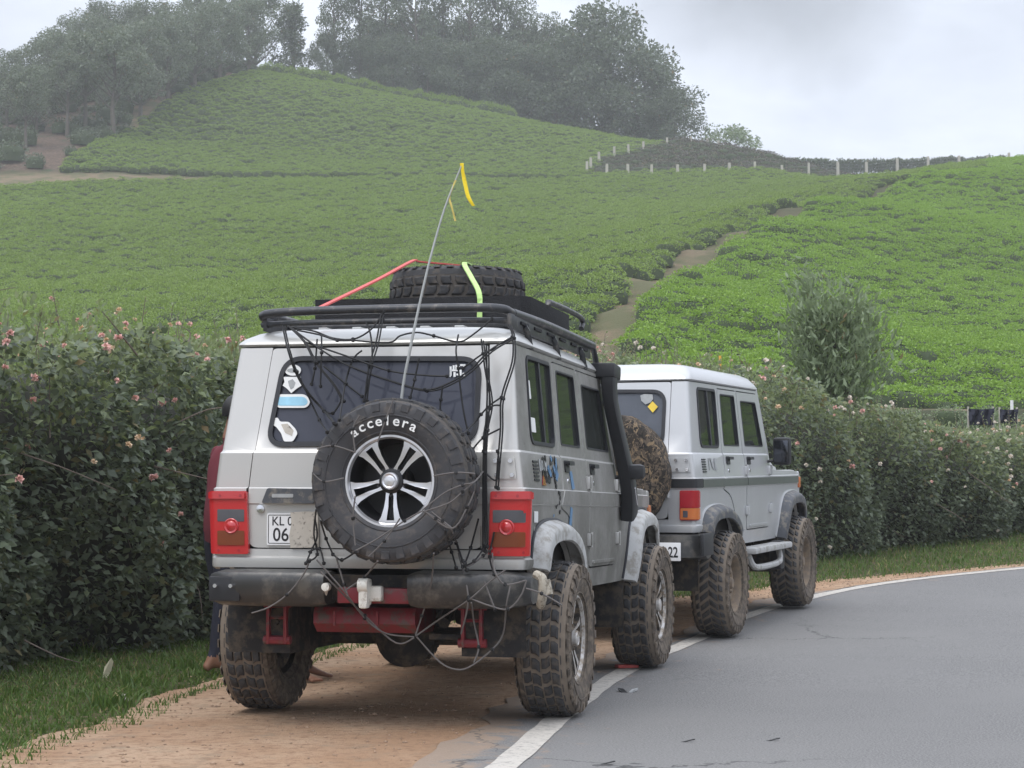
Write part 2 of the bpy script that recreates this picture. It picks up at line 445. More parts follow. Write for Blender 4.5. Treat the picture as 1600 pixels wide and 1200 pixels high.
# vegetation
M['tea'] = leafmat('tea_leaf', (.135, .205, .044), (.335, .462, .102), deadamt=.01, trans=.3, vscale=.05)
M['tea_right'] = leafmat('tea_leaf_fresh', (.145, .258, .037), (.355, .54, .084), deadamt=.008, trans=.3, vscale=.07)
M['teacore'] = simple('tea_twigs', (.045, .065, .026), .95)
M['tree'] = leafmat('tree_leaf_grey_green', (.10, .13, .088), (.25, .29, .205), deadamt=.02, trans=.2, vscale=.12)
M['tree_dark'] = leafmat('tree_leaf_dark', (.078, .104, .072), (.195, .235, .155), deadamt=.02, trans=.2, vscale=.12)
M['tree_pale'] = leafmat('tree_leaf_pale', (.14, .185, .10), (.34, .42, .26), deadamt=.02, trans=.25, vscale=.12)
M['bark'] = simple('bark', (.11, .095, .08), .95, 0, .4, 3, bump=.5, bscale=10)
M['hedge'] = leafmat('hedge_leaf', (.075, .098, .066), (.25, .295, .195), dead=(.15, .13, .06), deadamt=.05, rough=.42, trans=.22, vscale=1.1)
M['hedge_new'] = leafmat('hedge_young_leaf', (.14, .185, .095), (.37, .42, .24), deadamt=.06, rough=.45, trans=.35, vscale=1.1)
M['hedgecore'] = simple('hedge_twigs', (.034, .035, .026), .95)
M['twig'] = simple('dry_twig', (.17, .135, .11), .9)
M['scrub'] = leafmat('scrub_leaf', (.075, .066, .062), (.155, .13, .115), dead=(.20, .16, .09), deadamt=.2, trans=.15, vscale=.1)
M['grass'] = leafmat('grass_blade', (.055, .110, .022), (.165, .26, .062), dead=(.33, .28, .13), deadamt=.10, trans=.3, vscale=1.5)
M['petal_pink'] = simple('petal_pink', (.84, .53, .47), .6, 0, .2, 30)
M['petal_peach'] = simple('petal_peach', (.84, .64, .44), .6, 0, .2, 30)
M['petal_white'] = simple('petal_cream', (.84, .76, .66), .6, 0, .15, 30)
M['postwood'] = simple('fence_post_concrete', (.46, .43, .37), .9, 0, .15)
M['wire'] = simple('fence_wire', (.2, .2, .19), .6, .4)
# people
M['skin'] = simple('skin_brown', (.27, .135, .085), .55, 0, .12, 20)
M['shirt'] = simple('shirt_maroon', (.15, .024, .035), .9, 0, .2, 6, bump=.5, bscale=9)
M['trousers'] = simple('trousers_navy', (.018, .020, .034), .9, 0, .25, 6, bump=.5, bscale=9)
M['shirt2'] = simple('shirt_grey', (.16, .17, .19), .9, 0, .2, 6)
M['hair'] = simple('hair_black', (.012, .011, .011), .6)
M['eye'] = simple('eye_white', (.6, .58, .55), .3)
# ------------------------------------------------------------------ land: height field surveyed from the photo
def z_near(x, y):
    y = np.asarray(y, float)
    t = np.clip(y - 11.0, 0, 17.0)
    return .0020 * t * t + .068 * np.clip(y - 28.0, 0, None) * (y > 28)
CP = []
def cp(lst, dz):
    for px, py, d in lst:
        p = at(px, py, d); CP.append((p.x, p.y, p.z + dz))
BUSH = .74
cp([(-400, 562, 60), (0, 562, 60), (400, 560, 60), (760, 560, 60), (-400, 425, 106), (0, 425, 106), (400, 425, 106), (740, 430, 104),
    (-400, 345, 138), (0, 345, 138), (500, 345, 138), (900, 360, 133), (-300, 285, 166), (0, 283, 168), (300, 276, 172), (600, 274, 178), (900, 279, 183),
    (1000, 340, 142), (1000, 280, 184), (1200, 277, 188), (1200, 305, 158)], -BUSH)
cp([(0, 268, 174), (300, 266, 180), (600, 265, 185), (880, 268, 189), (300, 205, 204), (600, 205, 208), (850, 232, 206), (1000, 235, 214),
    (430, 116, 240), (600, 146, 238), (780, 178, 235), (900, 200, 231), (1060, 226, 226)], -BUSH)
cp([(0, 245, 184), (100, 236, 186), (230, 165, 210), (410, 118, 236), (0, 185, 220), (200, 112, 248), (-250, 245, 186), (-250, 190, 225)], 0)
cp([(925, 275, 192), (1000, 236, 214), (1080, 233, 217), (1180, 246, 218), (1200, 274, 197), (1100, 276, 195)], 0)
cp([(1300, 268, 204), (1480, 266, 212), (1580, 262, 216), (1800, 252, 220)], -2.2)
# spur on the right: crest along the gully, then its near face
cp([(922, 548, 52), (962, 490, 60), (1002, 447, 72), (1102, 384, 92), (1240, 325, 116), (1420, 281, 140), (1600, 245, 162), (1800, 215, 178),
    (1400, 602, 50), (1600, 606, 50), (1900, 606, 50), (1400, 500, 71), (1400, 400, 98), (1600, 450, 88), (1600, 330, 126), (1200, 560, 52), (1200, 450, 79),
    (1900, 400, 106), (1900, 250, 160), (1040, 520, 57)], -BUSH - .15)
# gully floor just behind the crest, and the far bank
cp([(921, 526, 57), (967, 478, 66), (1012, 432, 78.5), (1085, 390, 95), (1145, 361, 104), (1240, 323, 120.5), (1420, 279, 146)], -.05)
cp([(900, 512, 63), (944, 464, 72), (988, 420, 85), (1066, 380, 102), (1130, 353, 111), (1232, 318, 127), (1415, 275, 153)], -BUSH)
cp([(1400, 640, 45.5), (1600, 642, 45.5), (1900, 642, 45.5), (1200, 640, 44)], 0)
for x in (-60, -30, -14, 0, 14, 30, 60):
    for y in (20, 28, 36): CP.append((x, y, float(z_near(x, y)) if y < 30 else [1.3, 1.3, 1.4, 1.5, 1.5, 1.6, 1.8][(-60, -30, -14, 0, 14, 30, 60).index(x)]))
for px, d, z in [(-400, 300, 40), (0, 300, 46), (430, 300, 44), (900, 290, 34), (1200, 270, 30), (1600, 270, 29), (1900, 280, 30), (-400, 360, 30), (400, 360, 30), (900, 360, 24), (1600, 360, 22)]:
    CP.append(((px - 800) / F_PX * d, d, z))
CP = np.array(CP)
def _phi(r2): return np.where(r2 > 0, .5 * r2 * np.log(np.maximum(r2, 1e-12)), 0)
_S = 50.0
_X = CP[:, :2] / _S
_K = _phi(((_X[:, None] - _X[None]) ** 2).sum(-1)) + np.eye(len(CP)) * .0006
_P = np.c_[np.ones(len(CP)), _X]
_A = np.block([[_K, _P], [_P.T, np.zeros((3, 3))]])
_w = np.linalg.solve(_A, np.r_[CP[:, 2], 0, 0, 0])
def sm(a, lo, hi):
    t = np.clip((a - lo) / (hi - lo), 0, 1); return t * t * (3 - 2 * t)
def H(x, y):
    x = np.asarray(x, float); y = np.asarray(y, float); sh = np.broadcast(x, y).shape
    xf, yf = np.broadcast_to(x, sh).ravel(), np.broadcast_to(y, sh).ravel()
    cxf = np.clip(xf, -110, 130); cyf = np.clip(yf, 16, 330)
    q = np.c_[cxf, cyf] / _S; out = np.empty(len(q))
    for i in range(0, len(q), 20000):
        qq = q[i:i + 20000]
        out[i:i + 20000] = _phi(((qq[:, None] - _X[None]) ** 2).sum(-1)) @ _w[:len(CP)] + _w[-3] + qq @ _w[-2:]
    n = z_near(xf, yf)
    k = sm(yf, 24, 36)
    z = n * (1 - k) + out * k
    far = np.clip(yf - 330, 0, None) * .12
    z = np.where(yf > 36, np.maximum(z, -30), z) - np.minimum(far, 60)
    return z.reshape(sh)
def Hs(x, y): return float(H(np.array([x]), np.array([y]))[0])
def on(px, py, d0=5.0, d1=300.0, up=0.0):
    """where the line of sight through a photo pixel meets the land"""
    ds = np.linspace(d0, d1, 3000); r = ray(px, py)
    zz = CAM_H + r.z / r.y * ds; g = H(r.x / r.y * ds, ds) + up
    k = np.argmax(zz <= g); d = ds[k]
    return Vector((r.x / r.y * d, d, float(g[k]) - up))
def poly_dist(x, y, pl):
    """distance to a polyline and parameter along it"""
    best = np.full(x.shape, 1e9); par = np.zeros(x.shape)
    for i in range(len(pl) - 1):
        ax, ay, bx, by = *pl[i][:2], *pl[i + 1][:2]
        L2 = (bx - ax) ** 2 + (by - ay) ** 2
        t = np.clip(((x - ax) * (bx - ax) + (y - ay) * (by - ay)) / L2, 0, 1)
        d = np.hypot(x - ax - t * (bx - ax), y - ay - t * (by - ay))
        m = d < best; best = np.where(m, d, best); par = np.where(m, i + t, par)
    return best, par
def inside(x, y, poly):
    r = np.zeros(x.shape, bool); n = len(poly)
    for i in range(n):
        ax, ay = poly[i][:2]; bx, by = poly[(i + 1) % n][:2]
        c = ((ay > y) != (by > y)) & (x < (bx - ax) * (y - ay) / (by - ay + 1e-12) + ax)
        r ^= c
    return r
xy = lambda px, d: ((px - 800) / F_PX * d, d)
GULLY = [xy(890, 50), xy(921, 57), xy(967, 66), xy(1012, 78.5), xy(1085, 95), xy(1145, 104), xy(1240, 120.5), xy(1420, 146), xy(1560, 164)]
GULLY_W = [.72, .72, .72, .78, .85, .85, .75, .6, .4]
TRACK = [xy(-300, 172), xy(0, 172), xy(140, 174), xy(300, 177), xy(600, 182), xy(900, 187)]
TRACK_W = [6.0, 6.0, 5.6, 5.0, 2.6, 1.2]
WOODS = [xy(-600, 176), xy(0, 177), xy(90, 178), xy(140, 190), xy(230, 208), xy(320, 222), xy(410, 236), xy(430, 246), xy(600, 244), xy(780, 241), xy(900, 237), xy(1060, 232), xy(1120, 232), xy(1130, 420), xy(-600, 420)]
SCRUB = [xy(918, 191), xy(940, 204), xy(1000, 214), xy(1080, 222), xy(1180, 232), xy(1400, 236), xy(1700, 240), xy(1700, 216), xy(1480, 214), xy(1300, 205), xy(1200, 199), xy(1100, 197), xy(1000, 194)]

ax = np.unique(np.r_[-900:-140:60, -140:-24:1.5, -24:30:.75, 30:170:1.5, 170:901:60])
ay = np.unique(np.r_[-300:-30:30, -30:4:2, 4:60:.75, 60:290:1.5, 290:900:30])
GX, GY = np.meshgrid(ax, ay)
GZ = H(GX, GY)
far_r = np.maximum(np.maximum(GX - 170, -140 - GX), 0)
GZ = GZ - np.minimum(far_r * .05, 25) * sm(GY, 40, 120) - np.minimum(np.clip(GY - 420, 0, None) * .05, 25)
nzz = rng.normal(size=GZ.shape) * .05 * sm(GY, 30, 60)
gv = np.stack([GX, GY, GZ + nzz], -1).reshape(-1, 3)
nx, ny = len(ax), len(ay)
ii = (np.arange(ny - 1)[:, None] * nx + np.arange(nx - 1)[None]).ravel()
gf = np.stack([ii, ii + 1, ii + nx + 1, ii + nx], 1)
fx, fy = gv[:, 0], gv[:, 1]
d1, t1 = poly_dist(fx, fy, GULLY); bare = 1 - sm(d1, np.interp(t1, range(len(GULLY)), GULLY_W) * .9, np.interp(t1, range(len(GULLY)), GULLY_W) * .9 + 1.5)
bare *= np.interp(t1, [0, 3, 4.5, 6, 8], [1, 1, .7, .3, .15])
d2, t2 = poly_dist(fx, fy, TRACK); bare = np.maximum(bare, 1 - sm(d2, np.interp(t2, range(len(TRACK)), TRACK_W) * .6, np.interp(t2, range(len(TRACK)), TRACK_W)))
sp_ = np.exp(-(((fx - xy(214, 205)[0]) / 1.6) ** 2 + ((fy - 203) / 7) ** 2)); bare = np.maximum(bare, np.clip(sp_ * 1.6, 0, 1))
woods = inside(fx, fy, WOODS).astype(float)
bank = (sm(fx, 6, 9) * sm(fy, 44, 45) * (1 - sm(fy, 50, 51.5))) if True else 0
near = 1 - sm(fy, 26, 34)
def ground_mat():
    t = NT('hill_soil')
    a = t.node('ShaderNodeAttribute', attribute_name='zone').outputs['Color']
    r, g, b = t.xyz(a, 0), t.xyz(a, 1), t.xyz(a, 2)
    P = t.pos(); n1 = t.noise(.5, 6, .65, vec=P); n2 = t.noise(4, 6, .7, vec=P); n3 = t.noise(22, 5, .7, vec=P)
    base = t.mix(n2, (.030, .038, .018), (.07, .075, .035))
    soil = t.mix(n2, (.14, .105, .07), (.29, .215, .145)); soil = t.mix(t.step(n1, .42, .60), soil, (.115, .115, .06)); soil = t.mix(t.step(n3, .5, .62), soil, (.10, .10, .045))
    wood = t.mix(t.step(n2, .4, .65), (.085, .062, .046), (.165, .115, .085)); wood = t.mix(t.step(n1, .55, .7), wood, (.05, .075, .035))
    verge = t.mix(n3, (.045, .055, .022), (.11, .10, .05)); verge = t.mix(t.step(n2, .5, .7), verge, (.19, .13, .08))
    c = t.mix(g, base, wood); c = t.mix(b, c, verge); c = t.mix(r, c, soil)
    t.bsdf(c, .95, 0, Specular_IOR_Level=.15, Normal=t.bump(t.math('ADD', n2, n3), .6, .05)); return t.m
gm = np_mesh('ground', gv, gf, ground_mat(), True)
ca = gm.color_attributes.new('zone', 'FLOAT_COLOR', 'POINT')
ca.data.foreach_set('color', np.stack([np.clip(np.maximum(bare, bank), 0, 1), woods, near, np.ones_like(near)], 1).astype(np.float32).ravel())
tag(link('ground', gm), kind='structure')

# ------------------------------------------------------------------ road, edge line, dirt shoulder
LINE = [(-.62, 3.0), (-.52, 5.0), (-.30, 7.0), (-.03, 8.75), (.20, 10.3), (.48, 11.9), (.80, 13.4)]
def on_near(px, py):
    r = ray(px, py); d = 12.0
    for _ in range(60): d = (CAM_H - float(z_near(0, d))) / (-r.z / r.y) * .5 + d * .5
    return (r.x / r.y * d, d)
LINE += [on_near(*q) for q in ((1090, 1000), (1170, 962), (1300, 927), (1380, 913), (1450, 904), (1600, 889))]
p_, q_ = Vector(LINE[-2]), Vector(LINE[-1]); dd = (q_ - p_).normalized()
ang = math.atan2(dd.y, dd.x)
for k in range(1, 9):
    ang -= .035; LINE.append((LINE[-1][0] + math.cos(ang) * 4, LINE[-1][1] + math.sin(ang) * 4))
LINE = [(v.x, v.y) for v in catmull([(x, y, 0) for x, y in LINE], 6)]
# resample evenly
_c = np.array(LINE); _s = np.r_[0, np.cumsum(np.hypot(*np.diff(_c, axis=0).T))]
_q = np.arange(0, _s[-1], .12)
LC = np.c_[np.interp(_q, _s, _c[:, 0]), np.interp(_q, _s, _c[:, 1])]
for _ in range(30): LC[1:-1] = LC[1:-1] * .5 + (LC[:-2] + LC[2:]) * .25
_t = np.gradient(LC, axis=0); LT = unit(_t); LN = np.c_[-LT[:, 1], LT[:, 0]]       # left of travel
def strip(name, offs, lift, mat, kind='structure', wob=None, i0=0, i1=None, scl=None):
    """sheet along the road edge between sideways offsets (list), lifted above the land"""
    C, N = LC[i0:i1], LN[i0:i1]; k = len(offs)
    O = np.tile(np.array(offs, float), (len(C), 1))
    if scl is not None: O = O * scl[i0:i1][:len(C), None]
    if wob is not None:
        for col, w in wob.items(): O[:, col] += w[i0:i1][:len(C)]
    X = C[:, None, 0] + N[:, None, 0] * O; Y = C[:, None, 1] + N[:, None, 1] * O
    Z = H(X, Y) + lift
    V = np.stack([X, Y, Z], -1).reshape(-1, 3)
    a = (np.arange(len(C) - 1)[:, None] * k + np.arange(k - 1)[None]).ravel()
    return tag(link(name, np_mesh(name, V, np.stack([a, a + 1, a + k + 1, a + k], 1)[:, ::-1], mat, True)), kind=kind)
def smooth_noise(n, s):
    a = rng.normal(size=n + 6 * s); k = np.hanning(2 * s + 1); k /= k.sum()
    b = np.convolve(a, k, 'same')[3 * s:3 * s + n]; return b / (b.std() + 1e-9)
nL = len(LC)
def asphalt():
    t = NT('asphalt'); P = t.pos()
    n1 = t.noise(95, 5, .8, vec=P); n2 = t.noise(1.1, 5, .6, vec=P); n3 = t.noise(.18, 3, .5, vec=P); v = t.voro(150, vec=P)
    n4 = t.noise(60, 3, .7, vec=P)
    c = t.mix(t.step(n1, .36, .64), (.075, .074, .073), (.275, .268, .259))
    c = t.mix(t.math('MULTIPLY', t.step(n2, .35, .7), .55), c, (.195, .19, .184)); c = t.mix(t.math('MULTIPLY', t.step(n3, .4, .65), .45), c, (.235, .228, .217))
    c = t.mix(t.math('MULTIPLY', t.step(t.noise(9, 6, .75, vec=P), .63, .72), .5), c, (.30, .288, .268))
    c = t.mix(t.math('MULTIPLY', t.step(v, .16, .05), .6), c, (.44, .43, .41))
    du = t.xyz(t.node('ShaderNodeAttribute', attribute_name='dust').outputs['Color'], 0)
    df = t.step(t.math('ADD', t.noise(5, 7, .7, vec=P), t.math('MULTIPLY', du, .42)), .66, .84)
    c = t.mix(t.math('MULTIPLY', df, .75), c, t.mix(n4, (.26, .18, .125), (.42, .31, .22)))
    cr_ = t.voro(.55, vec=t.node('ShaderNodeVectorMath', {0: P, 1: t.scale(t.noise(1.4, 5, .7, vec=P, out='Color'), (1.1, 1.1, 0))}, operation='ADD').outputs[0], out='Distance', feature='DISTANCE_TO_EDGE')
    c = t.mix(t.math('MULTIPLY', t.step(cr_, .010, .002), t.step(n3, .5, .6)), c, (.075, .074, .072))
    t.bsdf(c, .8, 0, Specular_IOR_Level=.3, Normal=t.bump(t.math('ADD', n1, n4), .55, .006)); return t.m
def dirtmat():
    t = NT('sandy_dirt'); P = t.pos()
    n1 = t.noise(.9, 5, .6, vec=P); n2 = t.noise(14, 6, .75, vec=P); n3 = t.noise(90, 4, .7, vec=P); n4 = t.noise(4, 5, .7, vec=P)
    c = t.mix(t.step(n1, .35, .65), (.48, .30, .185), (.60, .42, .285)); c = t.mix(t.step(n2, .45, .68), c, (.36, .22, .14))
    c = t.mix(t.math('MULTIPLY', t.step(n4, .52, .70), .6), c, (.36, .28, .20))
    c = t.mix(t.math('MULTIPLY', t.step(n3, .6, .7), .6), c, (.52, .40, .29)); c = t.mix(t.math('MULTIPLY', t.step(n3, .36, .28), .6), c, (.17, .11, .075))
    t.bsdf(c, .95, 0, Specular_IOR_Level=.15, Normal=t.bump(t.math('ADD', n2, t.math('ADD', n3, n4)), .8, .03)); return t.m
def linemat():
    t = NT('road_paint'); P = t.pos()
    n = t.noise(30, 7, .75, vec=P); n2 = t.noise(3, 4, vec=P)
    c = t.mix(t.step(n, .47, .68), t.mix(n2, (.46, .425, .37), (.58, .545, .49)), (.25, .23, .21))
    t.bsdf(c, .8, 0, Normal=t.bump(n, .3, .004)); return t.m
wl_ = smooth_noise(nL, 3) * .025 + smooth_noise(nL, 14) * .05
DIRT_W = np.interp(_q, [0, 5, 7, 9.5, 12, 14.5, 17, 20, 24, 32], [2.2, 2.25, 2.3, 2.4, 2.45, 2.1, .95, .35, .12, .09]) + smooth_noise(nL, 9) * .07 + smooth_noise(nL, 2) * .03
strip('dirt_shoulder', [1, .8, .6, .4, .2, 0, -.1], .004, dirtmat(), scl=DIRT_W)
wl_ = wl_ + smooth_noise(nL, 1) * .014
ro_ = strip('road', [.36, .22, .1, -.1, -.45, -1, -2, -3.4, -5, -7], .010, asphalt(), wob={0: wl_ - .16 * sm(_q, 10, 14), 1: wl_ * .5 - .08 * sm(_q, 10, 14)})
ea = ro_.data.color_attributes.new('dust', 'FLOAT_COLOR', 'POINT')
ea.data.foreach_set('color', np.repeat(np.tile(np.array([1, .75, .5, .28, .1, 0, 0, 0, 0, 0], np.float32), nL)[:, None], 4, 1).ravel())
strip('edge_line', [.055, -.055 - .02], .014, linemat(), wob={0: smooth_noise(nL, 2) * .004, 1: smooth_noise(nL, 2) * .004})
# ------------------------------------------------------------------ tea: one mass of pruned bushes (points carrying instances)
def bush_mesh(name, seed, nleaf, mat, rx=.60, ry=.48, h=.66, leaf=.11):
    r = np.random.default_rng(seed)
    th = r.uniform(0, 2 * PI, nleaf); rr = np.sqrt(r.uniform(0, 1, nleaf))
    lump = 1 + .13 * np.sin(th * 3 + seed) + .08 * np.sin(th * 5 + 2 * seed)
    x, y = rx * rr * np.cos(th) * lump, ry * rr * np.sin(th) * lump
    top = h * (1 - .42 * rr ** 3.2) + .05 * np.sin(x * 9 + seed) * np.cos(y * 8)
    side = r.uniform(0, 1, nleaf) < .42
    z = np.where(side, top * r.uniform(.25, .95, nleaf), top) + r.normal(0, .025, nleaf)
    out = np.stack([np.cos(th) * rr, np.sin(th) * rr, np.full(nleaf, .38)], 1)
    out[side, 2] = .15
    D = unit(out + r.normal(0, .55, (nleaf, 3)))
    V, Fq = leaf_arrays(np.stack([x, y, z], 1), D, leaf * r.uniform(.6, 1.25, nleaf), .52, .1, r, np.where(side[:, None], unit(out) * .8 + np.array([0, 0, .5]), np.array([0, 0, 1.0])), .5)
    # twiggy core
    k = 10; cv = []
    for (f, zz) in ((.80, 0), (.9, h * .45), (.78, h * .72), (.3, h * .84)):
        for j in range(k):
            a = 2 * PI * j / k; cv.append((rx * f * math.cos(a), ry * f * math.sin(a), zz))
    cf = [(i * k + j, i * k + (j + 1) % k, (i + 1) * k + (j + 1) % k, (i + 1) * k + j) for i in range(3) for j in range(k)]
    n0 = len(V); V = np.r_[V, np.array(cv)]; Fq = np.r_[Fq, np.array(cf) + n0]
    me = np_mesh(name, V, Fq, [mat, M['teacore']])
    me.polygons.foreach_set('material_index', np.r_[np.zeros(nleaf, np.int32), np.ones(len(cf), np.int32)]); return me
def instancer(name, pts, rot, scl, idx, sources):
    """a mass of plants: vertices of one mesh, each carrying one of the source meshes"""
    me = bpy.data.meshes.new(name)
    me.vertices.add(len(pts)); me.vertices.foreach_set('co', np.asarray(pts, np.float32).ravel())
    for nm, tp, dat in (('rot', 'FLOAT_VECTOR', rot), ('scl', 'FLOAT_VECTOR', scl)):
        at_ = me.attributes.new(nm, tp, 'POINT'); at_.data.foreach_set('vector', np.asarray(dat, np.float32).ravel())
    at_ = me.attributes.new('idx', 'INT', 'POINT'); at_.data.foreach_set('value', np.asarray(idx, np.int32))
    coll = bpy.data.collections.new(name + '_sources')
    for i, s in enumerate(sources):
        coll.objects.link(bpy.data.objects.new('%s_source_%02d' % (name, i), s))
    ng = bpy.data.node_groups.new(name, 'GeometryNodeTree')
    ng.interface.new_socket('Geometry', in_out='INPUT', socket_type='NodeSocketGeometry')
    ng.interface.new_socket('Geometry', in_out='OUTPUT', socket_type='NodeSocketGeometry')
    N, L = ng.nodes, ng.links
    gi, go = N.new('NodeGroupInput'), N.new('NodeGroupOutput')
    ip = N.new('GeometryNodeInstanceOnPoints'); ci = N.new('GeometryNodeCollectionInfo')
    ci.inputs['Collection'].default_value = coll; ci.inputs['Separate Children'].default_value = True; ci.inputs['Reset Children'].default_value = True
    ip.inputs['Pick Instance'].default_value = True
    def attr(nm, tp):
        n = N.new('GeometryNodeInputNamedAttribute'); n.data_type = tp; n.inputs['Name'].default_value = nm; return n.outputs[0]
    L.new(gi.outputs[0], ip.inputs['Points']); L.new(ci.outputs[0], ip.inputs['Instance'])
    L.new(attr('idx', 'INT'), ip.inputs['Instance Index']); L.new(attr('scl', 'FLOAT_VECTOR'), ip.inputs['Scale'])
    er = N.new('FunctionNodeEulerToRotation'); L.new(attr('rot', 'FLOAT_VECTOR'), er.inputs[0]); L.new(er.outputs[0], ip.inputs['Rotation'])
    L.new(ip.outputs[0], go.inputs[0])
    o = link(name, me); md = o.modifiers.new('plants', 'NODES'); md.node_group = ng
    return tag(o, kind='stuff')
# rows run across the slope; the spur on the right has its own planting direction
def rows(x0, x1, y0, y1, dx, dy, ang):
    c, s = math.cos(ang), math.sin(ang)
    u = np.arange(-260, 260, dx); v = np.arange(-20, 330, dy)
    U, V = np.meshgrid(u, v)
    U = U + (np.arange(len(v)) % 2)[:, None] * dx * .5 + rng.normal(0, dx * .13, U.shape) + rng.uniform(-dx, dx, (len(v), 1)); V = V + rng.normal(0, dy * .13, V.shape) + .5 * np.sin(U * .11 + V * .05)
    x, y = (U * c - V * s).ravel(), (U * s + V * c).ravel()
    k = (x > x0) & (x < x1) & (y > y0) & (y < y1); return x[k], y[k]
px_ = lambda x, y: 800 + F_PX * x / y
def right_of_gully(x, y):
    gx = np.interp(y, [g[1] for g in GULLY], [g[0] for g in GULLY]); return x > gx
X, Y = rows(-125, 130, 40, 252, .82, 1.06, .06)
u = px_(X, Y); keep = (u > -700) & (u < np.where(right_of_gully(X, Y), 2500, 1750))
dg, tg = poly_dist(X, Y, GULLY); keep &= dg > np.interp(tg, range(len(GULLY)), GULLY_W) * np.interp(tg, [0, 4, 8], [1.15, 1.1, .9]) + np.where(right_of_gully(X, Y), .30, .05)
dt, tt = poly_dist(X, Y, TRACK); keep &= dt > np.interp(tt, range(len(TRACK)), TRACK_W) * .8
keep &= ~inside(X, Y, WOODS) & ~inside(X, Y, SCRUB)
R = right_of_gully(X, Y)
keep &= (~R & (Y > 56)) | (R & (Y > 52.2) & (Y < 176))
keep &= rng.uniform(size=len(X)) > .02
X, Y, R = X[keep], Y[keep], R[keep]
Z = H(X, Y)
e = .6; gx_, gy_ = (H(X + e, Y) - H(X - e, Y)) / (2 * e), (H(X, Y + e) - H(X, Y - e)) / (2 * e)
tea_l = [bush_mesh('tea_bush_%d' % i, i, 330, M['tea']) for i in range(4)]
tea_r = [bush_mesh('tea_bush_fresh_%d' % i, i + 9, 430, M['tea_right'], leaf=.10) for i in range(4)]
n = len(X)
big = 1 + .12 * np.sin(X * .35 + 1.3) * np.sin(Y * .27) + rng.normal(0, .125, n)
S = np.stack([rng.uniform(.9, 1.2, n), rng.uniform(.88, 1.12, n), np.clip(big, .6, 1.28)], 1)
ROT = np.stack([np.arctan(gy_) * .8, -np.arctan(gx_) * .8, rng.choice([0, PI], n) + rng.normal(0, .25, n)], 1)
instancer('tea_bushes', np.stack([X[~R], Y[~R], Z[~R] - .05], 1), ROT[~R], S[~R], rng.integers(0, 4, (~R).sum()), tea_l)
instancer('tea_bushes_on_spur', np.stack([X[R], Y[R], Z[R] - .05], 1), ROT[R], S[R], rng.integers(0, 4, R.sum()), tea_r)
# taller unpruned row along the upper edge of the tea
us = np.linspace(405, 800, 100); ds = np.interp(us, [405, 600, 800], [238.5, 238.5, 235.5])
hx, hy = (us - 800) / F_PX * ds + rng.normal(0, .3, 100), ds + rng.normal(0, .5, 100)
instancer('tall_tea_row', np.stack([hx, hy, H(hx, hy)], 1), np.stack([np.zeros(100), np.zeros(100), rng.uniform(0, 6, 100)], 1), np.stack([rng.uniform(1.3, 1.8, 100)] * 2 + [rng.uniform(1.9, 2.8, 100)], 1), rng.integers(0, 4, 100), tea_l)
# dry scrub inside the fence and weeds on the bank
scr = [bush_mesh('scrub_bush_%d' % i, i + 30, 170, M['scrub'], .8, .8, .8, .16) for i in range(3)]
sx, sy = rows(0, 70, 185, 245, 1.15, 1.15, .3)
k = inside(sx, sy, SCRUB) & (px_(sx, sy) < 1700); sx, sy = sx[k], sy[k]; n = len(sx)
hgt = rng.uniform(.45, 1.15, n) * np.interp(px_(sx, sy), [920, 1000, 1080, 1250, 1500], [.5, 1.0, 1.3, 1.1, .4])
instancer('dry_scrub', np.stack([sx, sy, H(sx, sy) - .05], 1), np.stack([np.zeros(n), np.zeros(n), rng.uniform(0, 6, n)], 1), np.stack([rng.uniform(.8, 1.3, n)] * 2 + [hgt], 1), rng.integers(0, 3, n), scr)
# undergrowth on the woodland floor and low plants below the bank
wx, wy = rng.uniform(-62, 20, 2200), rng.uniform(178, 262, 2200)
k = inside(wx, wy, WOODS) & (rng.uniform(size=2200) < np.interp(px_(wx, wy), [0, 120, 250, 500], [.3, .3, .7, 1])); wx, wy = wx[k], wy[k]
bx_, by_ = rng.uniform(5, 16, 300), rng.uniform(33, 40.5, 300)
ux, uy = np.r_[wx, bx_], np.r_[wy, by_]; n = len(ux)
und = [bush_mesh('undergrowth_bush_%d' % i, i + 50, 190, M['tree_dark'], .75, .75, .9, .2) for i in range(3)] + [bush_mesh('undergrowth_pale_%d' % i, i + 60, 240, M['tree_pale'], .75, .75, .8, .13) for i in range(2)]
ssz = np.r_[rng.uniform(.6, 1.9, len(wx)), rng.uniform(.2, .5, len(bx_))]
instancer('undergrowth', np.stack([ux, uy, H(ux, uy) - .05], 1), np.stack([np.zeros(n), np.zeros(n), rng.uniform(0, 6, n)], 1), np.stack([ssz, ssz, ssz * rng.uniform(.7, 1.3, n)], 1), np.where(np.arange(n) < len(wx), rng.integers(0, 3, n), rng.integers(3, 5, n)), und)

